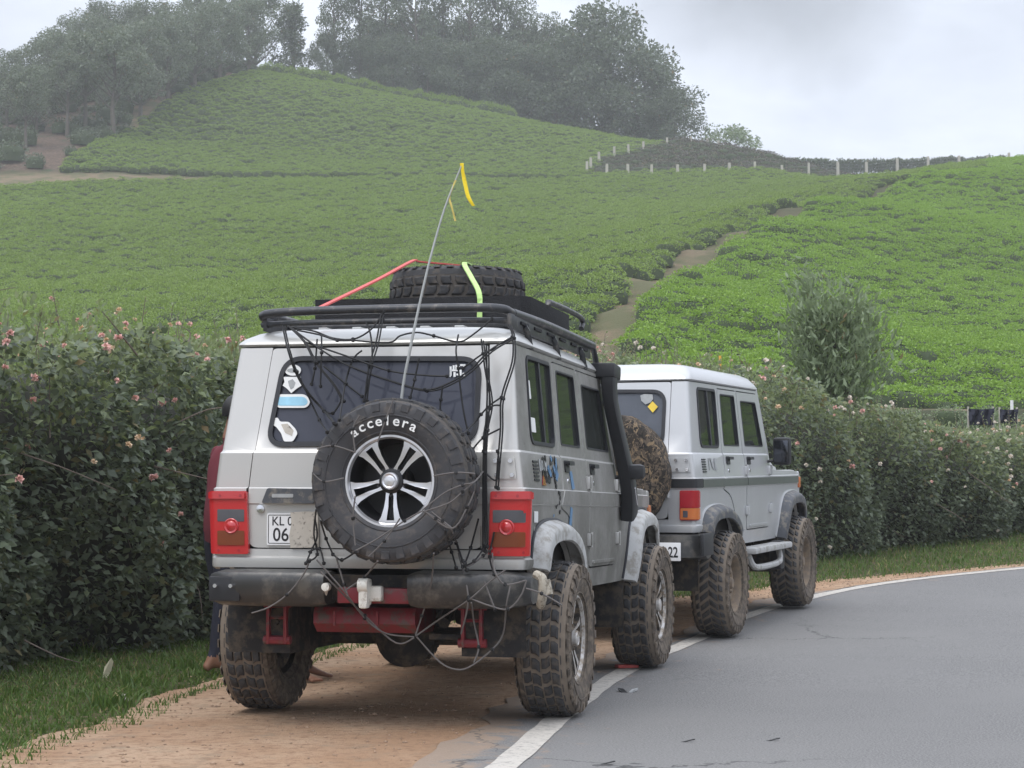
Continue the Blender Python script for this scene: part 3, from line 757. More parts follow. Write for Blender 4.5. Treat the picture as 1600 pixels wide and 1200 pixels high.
# ------------------------------------------------------------------ trees
def tree_parts(seed, h, cr, base, nclump, leaf, per, mat, shape='broad', sparse=1.0):
    """returns (trunk mesh with limbs, crown mesh); h height, cr crown radius, base height of the lowest leaves"""
    r = np.random.default_rng(seed); rr = random.Random(seed)
    mb = MB(); tips = []
    top = h * (.78 if shape != 'cypress' else .92)
    pts = [(0, 0, -.3)]
    for i in range(1, 6): pts.append((rr.uniform(-.1, .1) * i * .5, rr.uniform(-.1, .1) * i * .5, top * i / 5))
    tr = h * .018 + .04
    mb.tube(catmull(pts, 3), [tr * (1.25 - t * 1.05) for t in np.linspace(0, 1, 16)], 7)
    for i in range(nclump):
        a = rr.uniform(0, 2 * PI); f = (i + .5) / nclump
        zc = base + (h * .96 - base) * (f ** .85)
        t = (zc - base) / (h - base)
        if shape == 'broad': R = cr * (math.sin(PI * min(.97, .22 + t * .74)) ** .6)
        elif shape == 'cypress': R = cr * (1 - t) ** .7 * .9 + .1
        elif shape == 'tall': R = cr * (.55 + .45 * math.sin(PI * t))
        else: R = cr * math.sin(PI * (.15 + .8 * t)) ** .7
        R *= rr.uniform(.35, 1.0) if rr.random() < .7 else rr.uniform(.9, 1.12)
        c = Vector((R * math.cos(a), R * math.sin(a), zc))
        s0 = Vector((0, 0, max(base * .55, zc - R * rr.uniform(.5, 1.1) - .4)))
        s0.z = min(s0.z, top * .97)
        m = (s0 + c) / 2 + Vector((0, 0, -.12 * R))
        mb.tube(catmull([s0, m, c], 3), np.linspace(tr * .42 * (1 - .6 * t), .02, 7), 5)
        tips.append((c, rr.uniform(.75, 1.25)))
    P, D = [], []
    for c, k in tips:
        nn = int(per * k); cr_ = cr * .36 * k if shape != 'cypress' else cr * .5
        q = unit(r.normal(size=(nn, 3))) * (r.uniform(.15, 1, (nn, 1)) ** .45) * np.array([1, 1, .72]) * cr_
        P.append(q + np.array(c)); D.append(unit(q + 1e-6) * .6 + r.normal(0, .6, (nn, 3)) + np.array([0, 0, -.15]))
    P, D = np.concatenate(P), np.concatenate(D)
    kk = P[:, 2] > base * .6
    V, Fq = leaf_arrays(P[kk], D[kk], leaf * r.uniform(.6, 1.3, kk.sum()), .55, .12, r)
    return mb.mesh('trunk', M['bark'], 60), np_mesh('crown', V, Fq, mat)
KINDS = {}
for kind, args in {
    'grey': [(1, 12, 3.6, 2.6, 46, .34, 170, M['tree'], 'broad'), (2, 12, 3.9, 3.4, 48, .34, 170, M['tree'], 'oval'), (3, 11, 3.3, 2.2, 44, .32, 165, M['tree'], 'broad'), (13, 11, 2.9, 5.2, 34, .32, 150, M['tree'], 'oval')],
    'dark': [(4, 13, 4.6, .8, 70, .36, 190, M['tree_dark'], 'broad'), (5, 12, 4.3, .6, 66, .36, 190, M['tree_dark'], 'oval')],
    'tall': [(6, 16, 2.8, 3.4, 46, .34, 105, M['tree_dark'], 'tall'), (7, 17, 3.0, 4.0, 44, .34, 100, M['tree_dark'], 'tall'), (10, 16, 2.7, 3.0, 46, .32, 105, M['tree'], 'tall')],
    'cypress': [(8, 9, 1.5, .8, 40, .28, 130, M['tree_dark'], 'cypress')],
    'pale': [(9, 5, 2.2, .4, 34, .26, 90, M['tree_pale'], 'oval')]}.items():
    KINDS[kind] = [tree_parts(*a) for a in args]
HREF = {'grey': (12, 12, 11, 11), 'dark': (13, 12), 'tall': (16, 17, 16), 'cypress': (9,), 'pale': (5,)}
def tree(px, d, top_py, kind, v, label, group=None, wide=1.0):
    """tree rooted at the land seen through px at distance d, whose top reaches photo row top_py"""
    x, y = xy(px, d); z = Hs(x, y)
    h = at(px, top_py, d).z - z
    s = h / HREF[kind][v]
    t = thing({'grey': 'leafy_tree', 'dark': 'dense_tree', 'tall': 'tall_sparse_tree', 'cypress': 'conical_tree', 'pale': 'young_tree'}[kind], label, 'tree', (x, y, z), (0, 0, rng.uniform(0, 6.28)), group)
    tm, cm = KINDS[kind][v]
    t.scale = (s * wide, s * wide, s)
    link('trunk', tm, t); link('crown', cm, t)
    return t
G1 = 'trees of the grey-green wood on the left slope'
L1 = 'grey-green leafy tree packed in the wood on the left slope above the tea'
left_wood = [(35, 186, 105, 3, .9), (100, 196, 82, 3, .95), (128, 199, 52, 3, .95), (172, 196, 42, 3, 1.0), (70, 208, 52, 1, .95), (215, 207, 35, 2, .9), (258, 213, 22, 0, .95), (300, 219, 8, 1, .95),
             (340, 226, 5, 2, 1.0), (385, 233, -5, 0, .9), (150, 216, 28, 1, 1.0), (235, 226, 0, 2, 1.05), (310, 238, -20, 0, 1.1), (20, 214, 75, 2, .95), (5, 200, 98, 2, 1.0), (52, 198, 105, 0, .95), (85, 215, 50, 2, 1.1), (150, 206, 92, 2, .8), (200, 216, 40, 1, 1.0), (-40, 190, 130, 1, .8), (-70, 206, 80, 0, .9), (110, 232, 28, 2, 1.05), (150, 238, 5, 1, 1.1), (200, 240, 8, 1, 1.0), (395, 246, -25, 1, 1.0)]
for i, (px, d, tp, v, wd) in enumerate(left_wood):
    if i == 0: lb = 'small slim tree with a bare dark trunk at the left end of the wood'
    elif i == 3: lb = 'grey-green tree with a pale straight trunk standing over bare soil at the wood edge'
    elif px < 0: lb = None
    else: lb = L1
    tree(px, d, tp, 'grey', v, lb or L1, None if i in (0, 3) else G1, wd)
tree(455, 246, 2, 'cypress', 0, 'narrow conical tree with a pointed top in the gap between the two woods', None, 1.15)
ORD = ['first', 'second', 'third', 'fourth', 'fifth', 'sixth', 'seventh', 'eighth', 'ninth', 'tenth']
G2 = 'tall sparse trees on the crest'; L2 = 'tall thin-crowned tree on the crest with sky showing between its branches'
for i, (px, d, tp, v, wd) in enumerate([(520, 247, -40, 0, .85), (560, 250, -55, 1, .9), (600, 252, -50, 2, 1.0), (648, 249, -62, 0, .75), (690, 252, -70, 1, .7), (735, 250, -60, 2, .75), (778, 252, -45, 0, .7), (815, 250, -8, 1, .8), (850, 252, 15, 2, .8), (880, 249, 28, 0, .8)]):
    tree(px, d, tp, 'tall', v, ORD[i] + ' tall thin-crowned tree from the left on the crest, sky showing between its branches', G2, wd)
G3 = 'dense dark trees along the crest'; L3 = 'dense dark tree forming the lower storey along the crest'
for i, (px, d, tp, v, wd) in enumerate([(508, 246, 62, 1, .7), (560, 247, 70, 0, .8), (612, 247, 66, 1, .85), (668, 246, 72, 0, .85), (722, 244, 78, 1, .85), (775, 243, 70, 0, .9), (820, 242, 80, 1, .9), (870, 241, 75, 0, .85)]):
    tree(px, d, tp - 12, 'dark', v, ORD[i] + ' dense dark bushy tree from the left in the lower storey of the crest', G3, wd)
for k_, (px, tp) in enumerate([(585, 28), (665, 20), (745, 30), (830, 42)]): tree(px, 256 + k_ % 2, tp, 'dark', k_ % 2, ORD[k_] + ' dense tree from the left in the back row behind the sparse trunks', 'back row of crest trees', .85)
tree(955, 243, 12, 'dark', 0, 'tallest big round dark tree near the right end of the crest wood', None, .95)
tree(915, 241, 50, 'dark', 1, 'dark bushy tree just left of the tallest round tree on the crest', None, .9)
tree(1010, 239, 75, 'dark', 1, 'wide dark tree with drooping sides right of the tallest round tree', None, 1.05)
tree(1055, 236, 138, 'dark', 0, 'rounded dark tree at the right end of the crest wood, sloping down to the tea', None, 1.05)
tree(1140, 236, 196, 'pale', 0, 'small pale bushy tree by itself right of the crest wood beside the fence', None, 1.35)

# clipped dark row on the skyline at the right
hr = thing('conifer_hedge', 'dark clipped row of small conifers along the skyline at the right, gaps at its foot', 'hedge')
P, D = [], []; tmb = MB(); r = np.random.default_rng(77)
for k, u_ in enumerate(np.linspace(1188, 1572, 66)):
    d = np.interp(u_, [1188, 1400, 1572], [236, 236, 232]); x, y = xy(u_, d); z = Hs(x, y)
    top = at(u_, np.interp(u_, [1188, 1240, 1330, 1572], [240, 250, 252, 246]) + r.uniform(-2.5, 2.5), d).z
    lo = max(z + .25, top - 1.5); nn = 280
    q = np.stack([x + r.normal(0, .26, nn), y + r.normal(0, .3, nn), lo + (top - lo) * r.uniform(0, 1, nn) ** .8], 1)
    P.append(q); D.append(r.normal(0, .6, (nn, 3)) + [0, 0, .5]); tmb.tube([(x, y, z - .3), (x, y, lo + .3)], .07, 5)
P, D = np.concatenate(P), np.concatenate(D)
V, Fq = leaf_arrays(P, D, r.uniform(.18, .34, len(P)), .5, .1, r)
link('foliage', np_mesh('foliage', V, Fq, M['tree_dark']), hr); tmb.build('trunk', M['bark'], hr)

# fence with posts up the slope and along the crest
fence = thing('post_fence', 'pale post and wire fence looping round the dry scrub on the hill', 'fence')
pm = MB().box((0, 0, .52), (.25, .25, 1.55), top=.85).mesh('post', M['postwood'], 0)
zx = lambda a, b: (860 + a / 2.162, 180 + b / 2.162)
upper = [(125, 206), (138, 188), (166, 166), (218, 143), (266, 137), (317, 134), (398, 131), (479, 129), (535, 126), (572, 132)]
lower = [(125, 206), (193, 212), (264, 208), (345, 208), (433, 206), (525, 206), (609, 202), (696, 198), (788, 197), (879, 188), (978, 184), (1075, 184), (1180, 172), (1285, 165), (1390, 162), (1487, 160), (1560, 152)]
def fence_run(lst, ds):
    out = []
    for i, q in enumerate(lst):
        px, py = zx(*q); d = np.interp(i, range(len(ds)), ds) if len(ds) == len(lst) else np.interp(px, *ds)
        x, y = xy(px, d); z = max(Hs(x, y), at(px, py, d).z - .5); out.append(Vector((x, y, z)))
        link('post', pm, fence, out[-1], (0, 0, rng.uniform(-.3, .3)))
    return out
ru = fence_run(upper, ([915, 930, 960, 1000, 1080, 1130], [191, 200, 208, 214, 219, 222]))
rl = fence_run(lower[1:], ([918, 1000, 1100, 1200, 1300, 1480, 1590], [191, 192, 194, 197, 204, 213, 214]))
wmb = MB()
for run in (ru, [ru[0]] + rl):
    for hh in (.4, .7, 1.0): wmb.tube([p + Vector((0, 0, hh)) for p in run], .012, 3)
wmb.build('wire', M['wire'], fence, 0)
# ------------------------------------------------------------------ flowering hedges
def hedge(name, label, line, depth, topf, nleaf, lsize, seed, flowers, fl_n, fl_size, ynew, lumpy=1.0, nshoot=160):
    """line: front foot of the hedge (x,y); depth behind it; topf(t) height"""
    r = np.random.default_rng(seed)
    h = thing(name, label, 'hedge')
    pl = np.array(line); sg = np.r_[0, np.cumsum(np.hypot(*np.diff(pl, axis=0).T))]; L = sg[-1]
    def base(t):
        x, y = np.interp(t, sg, pl[:, 0]), np.interp(t, sg, pl[:, 1])
        tx, ty = np.interp(t + .3, sg, pl[:, 0]) - np.interp(t - .3, sg, pl[:, 0]), np.interp(t + .3, sg, pl[:, 1]) - np.interp(t - .3, sg, pl[:, 1])
        n_ = np.hypot(tx, ty) + 1e-9; return x, y, -ty / n_, tx / n_           # left normal points into the hedge
    def lump(t, w): return lumpy * (.16 * np.sin(t * 1.9 + w * 1.3 + seed) + .12 * np.sin(t * 4.3 + w * 3.1) + .09 * np.sin(t * 7.7 - w * 4.7 + seed))
    def surf(n, top_share):
        t = r.uniform(0, L, n); top = r.uniform(size=n) < top_share
        Ht = topf(t)
        w = np.where(top, Ht, r.uniform(0, 1, n) ** .9 * Ht)                      # height up the face
        inn = np.where(top, r.uniform(0, depth, n), 0)
        bulge = lump(t, w) + .42 * (1 - np.sin(np.clip(w / Ht, 0, 1) * PI * .62 + .35)) - .12
        off = inn + bulge + np.where(top, 0, np.abs(r.normal(0, .13, n)))
        zz = w + np.where(top, lump(t * 1.3, inn * 2) * .9 - np.abs(r.normal(0, .10, n)), 0)
        edge = np.clip(1 - inn / .7, 0, 1) ** 2 * .35; zz = zz - np.where(top, edge, 0)
        x, y, nx_, ny_ = base(t)
        X, Y = x + nx_ * off, y + ny_ * off
        out = np.stack([-nx_, -ny_, np.full(n, .25)], 1); out[top] = np.stack([-nx_ * .4, -ny_ * .4, np.ones(n)], 1)[top]
        return np.stack([X, Y, H(X, Y) + zz], 1), out, top, w / Ht
    P, N, top, w = surf(nleaf, .36)
    D = unit(N) * .7 + r.normal(0, .55, P.shape) + np.array([0, 0, -.30]) * (~top)[:, None] + np.array([0, 0, .5]) * top[:, None]
    size = lsize * r.uniform(.55, 1.25, len(P)) * np.where(top, .75, 1)
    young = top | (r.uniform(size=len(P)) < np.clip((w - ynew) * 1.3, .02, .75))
    me_s = []
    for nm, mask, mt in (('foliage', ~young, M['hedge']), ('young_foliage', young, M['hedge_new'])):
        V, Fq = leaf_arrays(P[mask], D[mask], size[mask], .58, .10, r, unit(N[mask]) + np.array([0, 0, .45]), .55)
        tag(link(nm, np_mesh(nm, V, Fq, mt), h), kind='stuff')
    # leaves standing proud, each a piece of its own
    lv = []
    for mt in (M['hedge'], M['hedge_new']):
        for k in range(2):
            V, Fq = [], []
            for sgn in (1, -1):
                b = len(V); V += [(0, 0, 0), (.3, sgn * .22, .05), (.65, sgn * .24, .06), (1, 0, -.06 - .08 * k), (.5, 0, -.02)]; Fq += [(b, b + 1, b + 2, b + 4), (b + 4, b + 2, b + 3, b + 3)]
            me = bpy.data.meshes.new('leaf'); me.from_pydata(V, [], [tuple(dict.fromkeys(f)) for f in Fq]); me.materials.append(mt); me.update(); lv.append(me)
    PL, NL, tl, wl2 = surf(5200, .12)
    uu, dd2 = px_(PL[:, 0], PL[:, 1]), PL[:, 1]
    vis = (uu > 0) & (uu < 1600) & (dd2 < np.percentile(dd2, 70))
    idx = np.nonzero(vis)[0]; idx = idx[np.argsort(dd2[idx])]; idx = r.choice(idx[:1600], 280, replace=False) if len(idx) > 280 else idx
    for i in idx:
        o = link('leaf', lv[(2 if (tl[i] or r.uniform() < wl2[i] * .6) else 0) + int(r.integers(0, 2))], h)
        d = Vector(unit(NL[i]) * .8 + r.normal(0, .5, 3) + np.array([0, 0, -.25]))
        q = d.to_track_quat('X', 'Z'); q.rotate(Matrix.Rotation(r.uniform(-.9, .9), 3, d.normalized()))
        o.location = Vector(PL[i]) - Vector((0, 0, 0)) + Vector(unit(NL[i])) * .02; o.rotation_mode = 'QUATERNION'; o.rotation_quaternion = q
        o.scale = (lsize * r.uniform(.9, 1.35),) * 3
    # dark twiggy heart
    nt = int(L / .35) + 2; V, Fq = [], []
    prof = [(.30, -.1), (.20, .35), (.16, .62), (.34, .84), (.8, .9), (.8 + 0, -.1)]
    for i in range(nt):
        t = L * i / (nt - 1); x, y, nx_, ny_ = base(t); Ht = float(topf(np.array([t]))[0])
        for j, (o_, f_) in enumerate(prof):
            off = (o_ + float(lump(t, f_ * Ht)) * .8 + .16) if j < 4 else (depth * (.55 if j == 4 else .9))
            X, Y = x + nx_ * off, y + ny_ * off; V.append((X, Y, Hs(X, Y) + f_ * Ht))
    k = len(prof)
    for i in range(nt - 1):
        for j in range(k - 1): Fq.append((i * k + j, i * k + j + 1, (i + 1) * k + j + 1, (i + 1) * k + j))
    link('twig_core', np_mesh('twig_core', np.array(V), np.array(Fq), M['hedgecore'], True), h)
    # loose branches
    PB, NB, _, wb = surf(70, .1)
    for i in range(70):
        if wb[i] < .05: continue
        p = Vector(PB[i]); q = p + Vector(unit(NB[i])) * r.uniform(-.02, .10) + Vector(r.normal(0, .16, 3)); e_ = q + (q - p) * r.uniform(.6, 1.2) + Vector(r.normal(0, .07, 3))
        MB().tube(catmull([p, q, e_], 3), np.linspace(.007, .002, 7), 5).build('branch', M['twig'], h)
    fm = []
    for mt in flowers:
        rr_ = np.random.default_rng(5 + len(fm)); nn = 26
        q = unit(rr_.normal(size=(nn, 3))); q[:, 2] = np.abs(q[:, 2]) * .8
        V, Fq = leaf_arrays(q * .15, q + rr_.normal(0, .45, q.shape), np.full(nn, .62), .85, .22, rr_)
        fm.append(np_mesh('flower', V, Fq, mt))
    PF, NF, tf, wf = surf(fl_n * 4, .42)
    sel = np.nonzero((r.uniform(size=len(PF)) < np.clip((wf - ynew * .5) * 1.5, .06, 1)))[0][:fl_n]
    for i in sel:
        nv = Vector(unit(NF[i])); o = link('flower', fm[int(r.integers(0, len(fm)))], h)
        o.location = Vector(PF[i]) + nv * r.uniform(.10, .24); o.rotation_euler = (r.uniform(-.7, .7), r.uniform(-.7, .7), r.uniform(0, 6))
        o.scale = (fl_size * r.uniform(.6, 1.2),) * 3
    # shoots sticking out of the top
    PS, NS, ts, _ = surf(nshoot, 1.0)
    mb = MB(); SP, SD = [], []
    for p in PS:
        p = Vector(p); q = p + Vector((r.normal(0, .07), r.normal(0, .07), r.uniform(.12, .42))); mb.tube([p - Vector((0, 0, .1)), q], [.005, .002], 4)
        for k in range(9):
            SP.append(p.lerp(q, k / 8)); SD.append((r.normal(0, .7), r.normal(0, .7), .5))
    tag(mb.build('shoot', M['twig'], h), kind='stuff')
    V, Fq = leaf_arrays(np.array(SP), np.array(SD), lsize * r.uniform(.4, .8, len(SP)), .5, .1, r)
    tag(link('shoot_leaves', np_mesh('shoot_leaves', V, Fq, M['hedge_new']), h), kind='stuff')
    return h
LH = [(-5.3, 8.2), (-4.0, 11.0), (-3.15, 12.75), (-2.65, 14.05), (-2.25, 15.0), (-1.55, 16.6), (-.9, 18.2), (.2, 20.3)]
hedge('flowering_hedge', 'tall dark hedge with pink and peach blossoms filling the left side beside the front jeep', LH, 2.6,
      lambda t: 2.17 + .05 * np.sin(t * 2.1) + .04 * np.sin(t * 5 + 1), 74000, .076, 3, [M['petal_pink'], M['petal_pink'], M['petal_peach']], 380, .042, .60, .8, 220)
RH = [(.4, 20.4), (1.7, 21.6), (2.7, 22.5), (3.6, 23.5), (5.0, 25.0), (7.1, 27.3), (9.6, 29.6), (12.5, 31.8)]
hedge('flowering_hedge', 'hedge dotted with cream and pink flowers along the bend beyond the far silver jeep', RH, 2.4,
      lambda t: np.interp(t, [0, 3, 4.5, 6.5, 9.6, 18], [2.3, 2.2, 2.0, 1.58, 1.16, 1.05]) + .06 * np.sin(t * 2.3), 70000, .068, 8, [M['petal_white'], M['petal_white'], M['petal_peach'], M['petal_pink']], 420, .045, .34, .6, 420)

# upright young tree over the right hedge
def roadside_tree():
    r = np.random.default_rng(21); d = 25.6; x, y = xy(1303, d); z = Hs(x, y)
    t = thing('roadside_tree', 'slender grey-green tree with upright narrow leaves rising out of the right hedge', 'tree', (x, y, z))
    top = at(1303, 448, d).z - z
    mb = MB(); P, D = [], []
    mb.tube(catmull([(0, 0, -.2), (.02, 0, top * .3), (-.03, .02, top * .7), (0, 0, top * .93)], 4), np.linspace(.05, .012, 13), 7)
    for k in range(74):
        zb = top * r.uniform(.30, .84); a = r.uniform(0, 6.28); R = .50 * math.sin(PI * min(.95, max(.12, (zb / top - .25) / .72))) ** .5 * r.uniform(.35, 1.08) * (1.35 if k % 6 == 0 else 1)
        s0 = Vector((0, 0, zb)); c = Vector((R * math.cos(a), R * math.sin(a), zb + r.uniform(.12, .42) + (.22 if k % 5 == 0 else 0)))
        mb.tube(catmull([s0, (s0 + c) / 2 + Vector((0, 0, -.03)), c], 3), np.linspace(.012, .003, 7), 4)
        nn = 92; q = r.normal(0, .135, (nn, 3)) * np.array([1, 1, 1.25]) + np.array(c)
        P.append(q); D.append(r.normal(0, .45, (nn, 3)) + [math.cos(a) * .3, math.sin(a) * .3, .75])
    P, D = np.concatenate(P), np.concatenate(D); V, Fq = leaf_arrays(P, D, r.uniform(.07, .14, len(P)), .34, .08, r)
    mb.build('trunk', M['bark'], t, 60); link('crown', np_mesh('crown', V, Fq, M['tree_pale']), t)
roadside_tree()

# ------------------------------------------------------------------ grass verges
def grass(name, X, Y, hmin, hmax, w):
    n = len(X); Z = H(X, Y); hh = rng.uniform(hmin, hmax, n); a = rng.uniform(0, 2 * PI, n); lean = rng.normal(0, .55, (n, 2))
    b = np.stack([X, Y, Z - .01], 1); s = np.stack([np.cos(a), np.sin(a), np.zeros(n)], 1) * (w * rng.uniform(.6, 1.3, n))[:, None]
    m = b + np.stack([lean[:, 0] * hh * .3, lean[:, 1] * hh * .3, hh * .6], 1); t = b + np.stack([lean[:, 0] * hh * .95, lean[:, 1] * hh * .95, hh], 1)
    V = np.stack([b - s, b + s, m + s * .7, m - s * .7, t], 1).reshape(-1, 3); i = np.arange(n)[:, None] * 5
    Fq = np.concatenate([i + [[0, 1, 2, 3]], i + [[3, 2, 4, 4]]], 1).reshape(-1, 4)
    me = bpy.data.meshes.new(name); 
    tri = np.concatenate([i + [[0, 1, 2]], i + [[0, 2, 3]], i + [[3, 2, 4]]], 1).reshape(-1, 3)
    return tag(link(name, np_mesh(name, V, tri, M['grass'])), kind='stuff')
def verge_pts(n, o0, o1, q0, q1, dens=None):
    k = rng.integers(np.searchsorted(_q, q0), np.searchsorted(_q, q1), n); f = rng.uniform(0, 1, n)
    inner = DIRT_W[k] * o0[0] + o0[1]; off = inner + (o1 - inner) * f
    return LC[k, 0] + LN[k, 0] * off, LC[k, 1] + LN[k, 1] * off
gx1, gy1 = verge_pts(52000, (1, -.02), 4.3, 3.0, 15.5)
gx2, gy2 = verge_pts(2600, (1, -.22), 2.25, 3.0, 15.5)
grass('left_verge_grass', np.r_[gx1, gx2], np.r_[gy1, gy2], .015, .062, .0045)
gx3, gy3 = verge_pts(64000, (1, -.16), 4.2, 15.5, 42)
k = (rng.uniform(size=len(gx3)) > .1)
grass('right_verge_grass', gx3[k], gy3[k], .02, .085, .006)
tx_, ty_ = [], []
for k in range(34):
    i = rng.integers(0, 3000); cx, cy = gx1[i], gy1[i]; tx_.append(cx + rng.normal(0, .05, 60)); ty_.append(cy + rng.normal(0, .05, 60))
grass('grass_tufts', np.concatenate(tx_), np.concatenate(ty_), .05, .15, .006)
# pebbles and crumbs of soil on the shoulder
def gravel():
    n = 3200; k = rng.integers(np.searchsorted(_q, 4), np.searchsorted(_q, 26), n); f = rng.uniform(0, 1, n)
    off = f * (DIRT_W[k] + .1) + .12; X, Y = LC[k, 0] + LN[k, 0] * off, LC[k, 1] + LN[k, 1] * off; Z = H(X, Y) + .006
    s = rng.uniform(.003, .011, n) * np.where(rng.uniform(size=n) < .05, 2.0, 1)
    o = np.array([(1, 0, 0), (0, 1, 0), (-1, 0, 0), (0, -1, 0), (0, 0, .7), (0, 0, -.5)], float)
    V = np.stack([X, Y, Z], 1)[:, None] + (o[None] * rng.uniform(.6, 1.3, (n, 6, 1))) * s[:, None, None]
    fb = np.array([(0, 1, 4), (1, 2, 4), (2, 3, 4), (3, 0, 4), (1, 0, 5), (2, 1, 5), (3, 2, 5), (0, 3, 5)])
    Fq = (np.arange(n)[:, None, None] * 6 + fb[None]).reshape(-1, 3)
    tag(link('gravel', np_mesh('gravel', V.reshape(-1, 3), Fq, simple('pebbles', (.36, .25, .17), .9, 0, .45, 30))), kind='stuff')
gravel()
# ------------------------------------------------------------------ wheels
TR, TW = .395, .275                                   # tyre radius and width
def wedge_block(mb, a0, a1, y0, y1, r0, r1, skew=0.0, mi=0, chev=0.0):
    """one tread block on the tyre: angles a0..a1, across y0..y1, standing from r0 to r1"""
    rows_ = []
    def rr_(y, r): return r - .030 * max(0, abs(y) / (TW / 2) - .62) ** 1.5 / .24 * 2.2
    for (r, k) in ((r0, 0), (r1 - .003, .04), (r1, .13)):
        lp = []
        for (fa, fy) in ((0, 0), (1, 0), (1, .5), (1, 1), (0, 1), (0, .5)):
            y = y0 + (y1 - y0) * (fy + (k if fy == 0 else -k if fy == 1 else 0))
            a = a0 + (a1 - a0) * (fa + (k if fa == 0 else -k)) + skew * (y - y0) + (chev if fy == .5 else 0)
            q = rr_(y, r); lp.append((q * math.cos(a), y, q * math.sin(a)))
        rows_.append(lp)
    vs = [v for lp in rows_ for v in lp]
    fs = [(i + k * 6, (i + 1) % 6 + k * 6, (i + 1) % 6 + (k + 1) * 6, i + (k + 1) * 6) for k in range(2) for i in range(6)]
    fs += [(12, 13, 14, 17), (17, 14, 15, 16)]
    mb.add(vs, fs, mi)
def tyre_mesh(style, wall, name='tyre', rim_r=.212):
    """mud-terrain tyre, axis along Y, outer face at -Y"""
    mb = MB(); rg = random.Random(3)
    w, R = TW / 2, TR
    car = [(-w * .70, rim_r - .006), (-w * .80, rim_r + .006), (-w * .90, rim_r + .030), (-w * 1.0, rim_r + .075), (-w * 1.02, rim_r + .115), (-w * .985, R - .042), (-w * .90, R - .022),
           (-w * .72, R - .014), (-w * .3, R - .011), (w * .3, R - .011), (w * .72, R - .014), (w * .90, R - .022), (w * .985, R - .042), (w * 1.02, rim_r + .115), (w, rim_r + .075), (w * .9, rim_r + .03), (w * .70, rim_r - .006)]
    n = 72; base = len(mb.f)
    mb.lathe(car, n)
    k = len(car)
    for j in range(n):
        for i in range(k - 1):
            mb.m[base + j * (k - 1) + i] = 2 if (i < 6 or i > 9) else 1
    # raised rings on the sidewall
    for sy in (-1, 1):
        for (r0, ht) in ((rim_r + .022, .004), (rim_r + .098, .004)):
            mb.lathe([(sy * w * (.88 if r0 < rim_r + .05 else 1.015), r0 - .004), (sy * (w * (.88 if r0 < rim_r + .05 else 1.015) + ht), r0 - .002), (sy * (w * (.88 if r0 < rim_r + .05 else 1.015) + ht), r0 + .002), (sy * w * (.88 if r0 < rim_r + .05 else 1.015), r0 + .005)], 48, mi=2)
    N = 30 if style == 'mt' else 34
    da = 2 * PI / N
    for j in range(N):
        a = j * da
        if style == 'mt':
            jit = lambda: rg.uniform(-.04, .04) * da
            wedge_block(mb, a + .08 * da + jit(), a + .78 * da, -w * .34, -w * .03, R - .014, R, 1.1, chev=.10 * da)
            wedge_block(mb, a + .50 * da + jit(), a + 1.24 * da, w * .03, w * .34, R - .014, R, -1.1, chev=-.10 * da)
            wedge_block(mb, a + .42 * da, a + 1.16 * da + jit(), -w * .66, -w * .38, R - .015, R - .001, -.9, chev=-.08 * da)
            wedge_block(mb, a + .10 * da, a + .84 * da + jit(), w * .38, w * .66, R - .015, R - .001, .9, chev=.08 * da)
            for sy in (-1, 1):
                y0, y1 = (-w * 1.0, -w * .70) if sy < 0 else (w * .70, w * 1.0)
                o = .12 if (j % 2) else .04
                wedge_block(mb, a + o * da, a + (o + .70) * da, y0, y1, R - .02, R - .002, .25 * sy)
        else:
            for sy in (-1, 1):
                ys = (0, .02, .46) if sy < 0 else (0, .02, .46)
                o = 0 if sy < 0 else .5
                wedge_block(mb, a + o * da, a + (o + .62) * da, sy * w * .02, sy * w * .48, R - .014, R, 2.0 * sy) if sy > 0 else wedge_block(mb, a + o * da, a + (o + .62) * da, -w * .48, -w * .02, R - .014, R, -2.0)
                wedge_block(mb, a + o * da + .3 * da, a + (o + .95) * da, w * .54, w * .98, R - .017, R - .001, 1.5) if sy > 0 else wedge_block(mb, a + o * da + .3 * da, a + (o + .95) * da, -w * .98, -w * .54, R - .017, R - .001, -1.5)
        # shoulder lugs running down the sidewall
        for sy in (-1, 1):
            a0, a1 = a + .1 * da, a + .62 * da
            ys = (w * .97, w * 1.045, w * 1.035)
            v = []
            for (r_, y_) in ((R - .018, w * .96), (R - .028, w * 1.03), (R - .062 - .016 * (j % 2), w * 1.045), (R - .066 - .016 * (j % 2), w * 1.0)):
                for an in (a0, a1): v.append((r_ * math.cos(an), sy * y_, r_ * math.sin(an)))
            mb.add(v, [(0, 1, 3, 2), (2, 3, 5, 4), (4, 5, 7, 6), (0, 2, 4, 6), (1, 7, 5, 3)], 2)
    return mb.mesh(name, [M['rubber'], M['groove'], wall], 40)
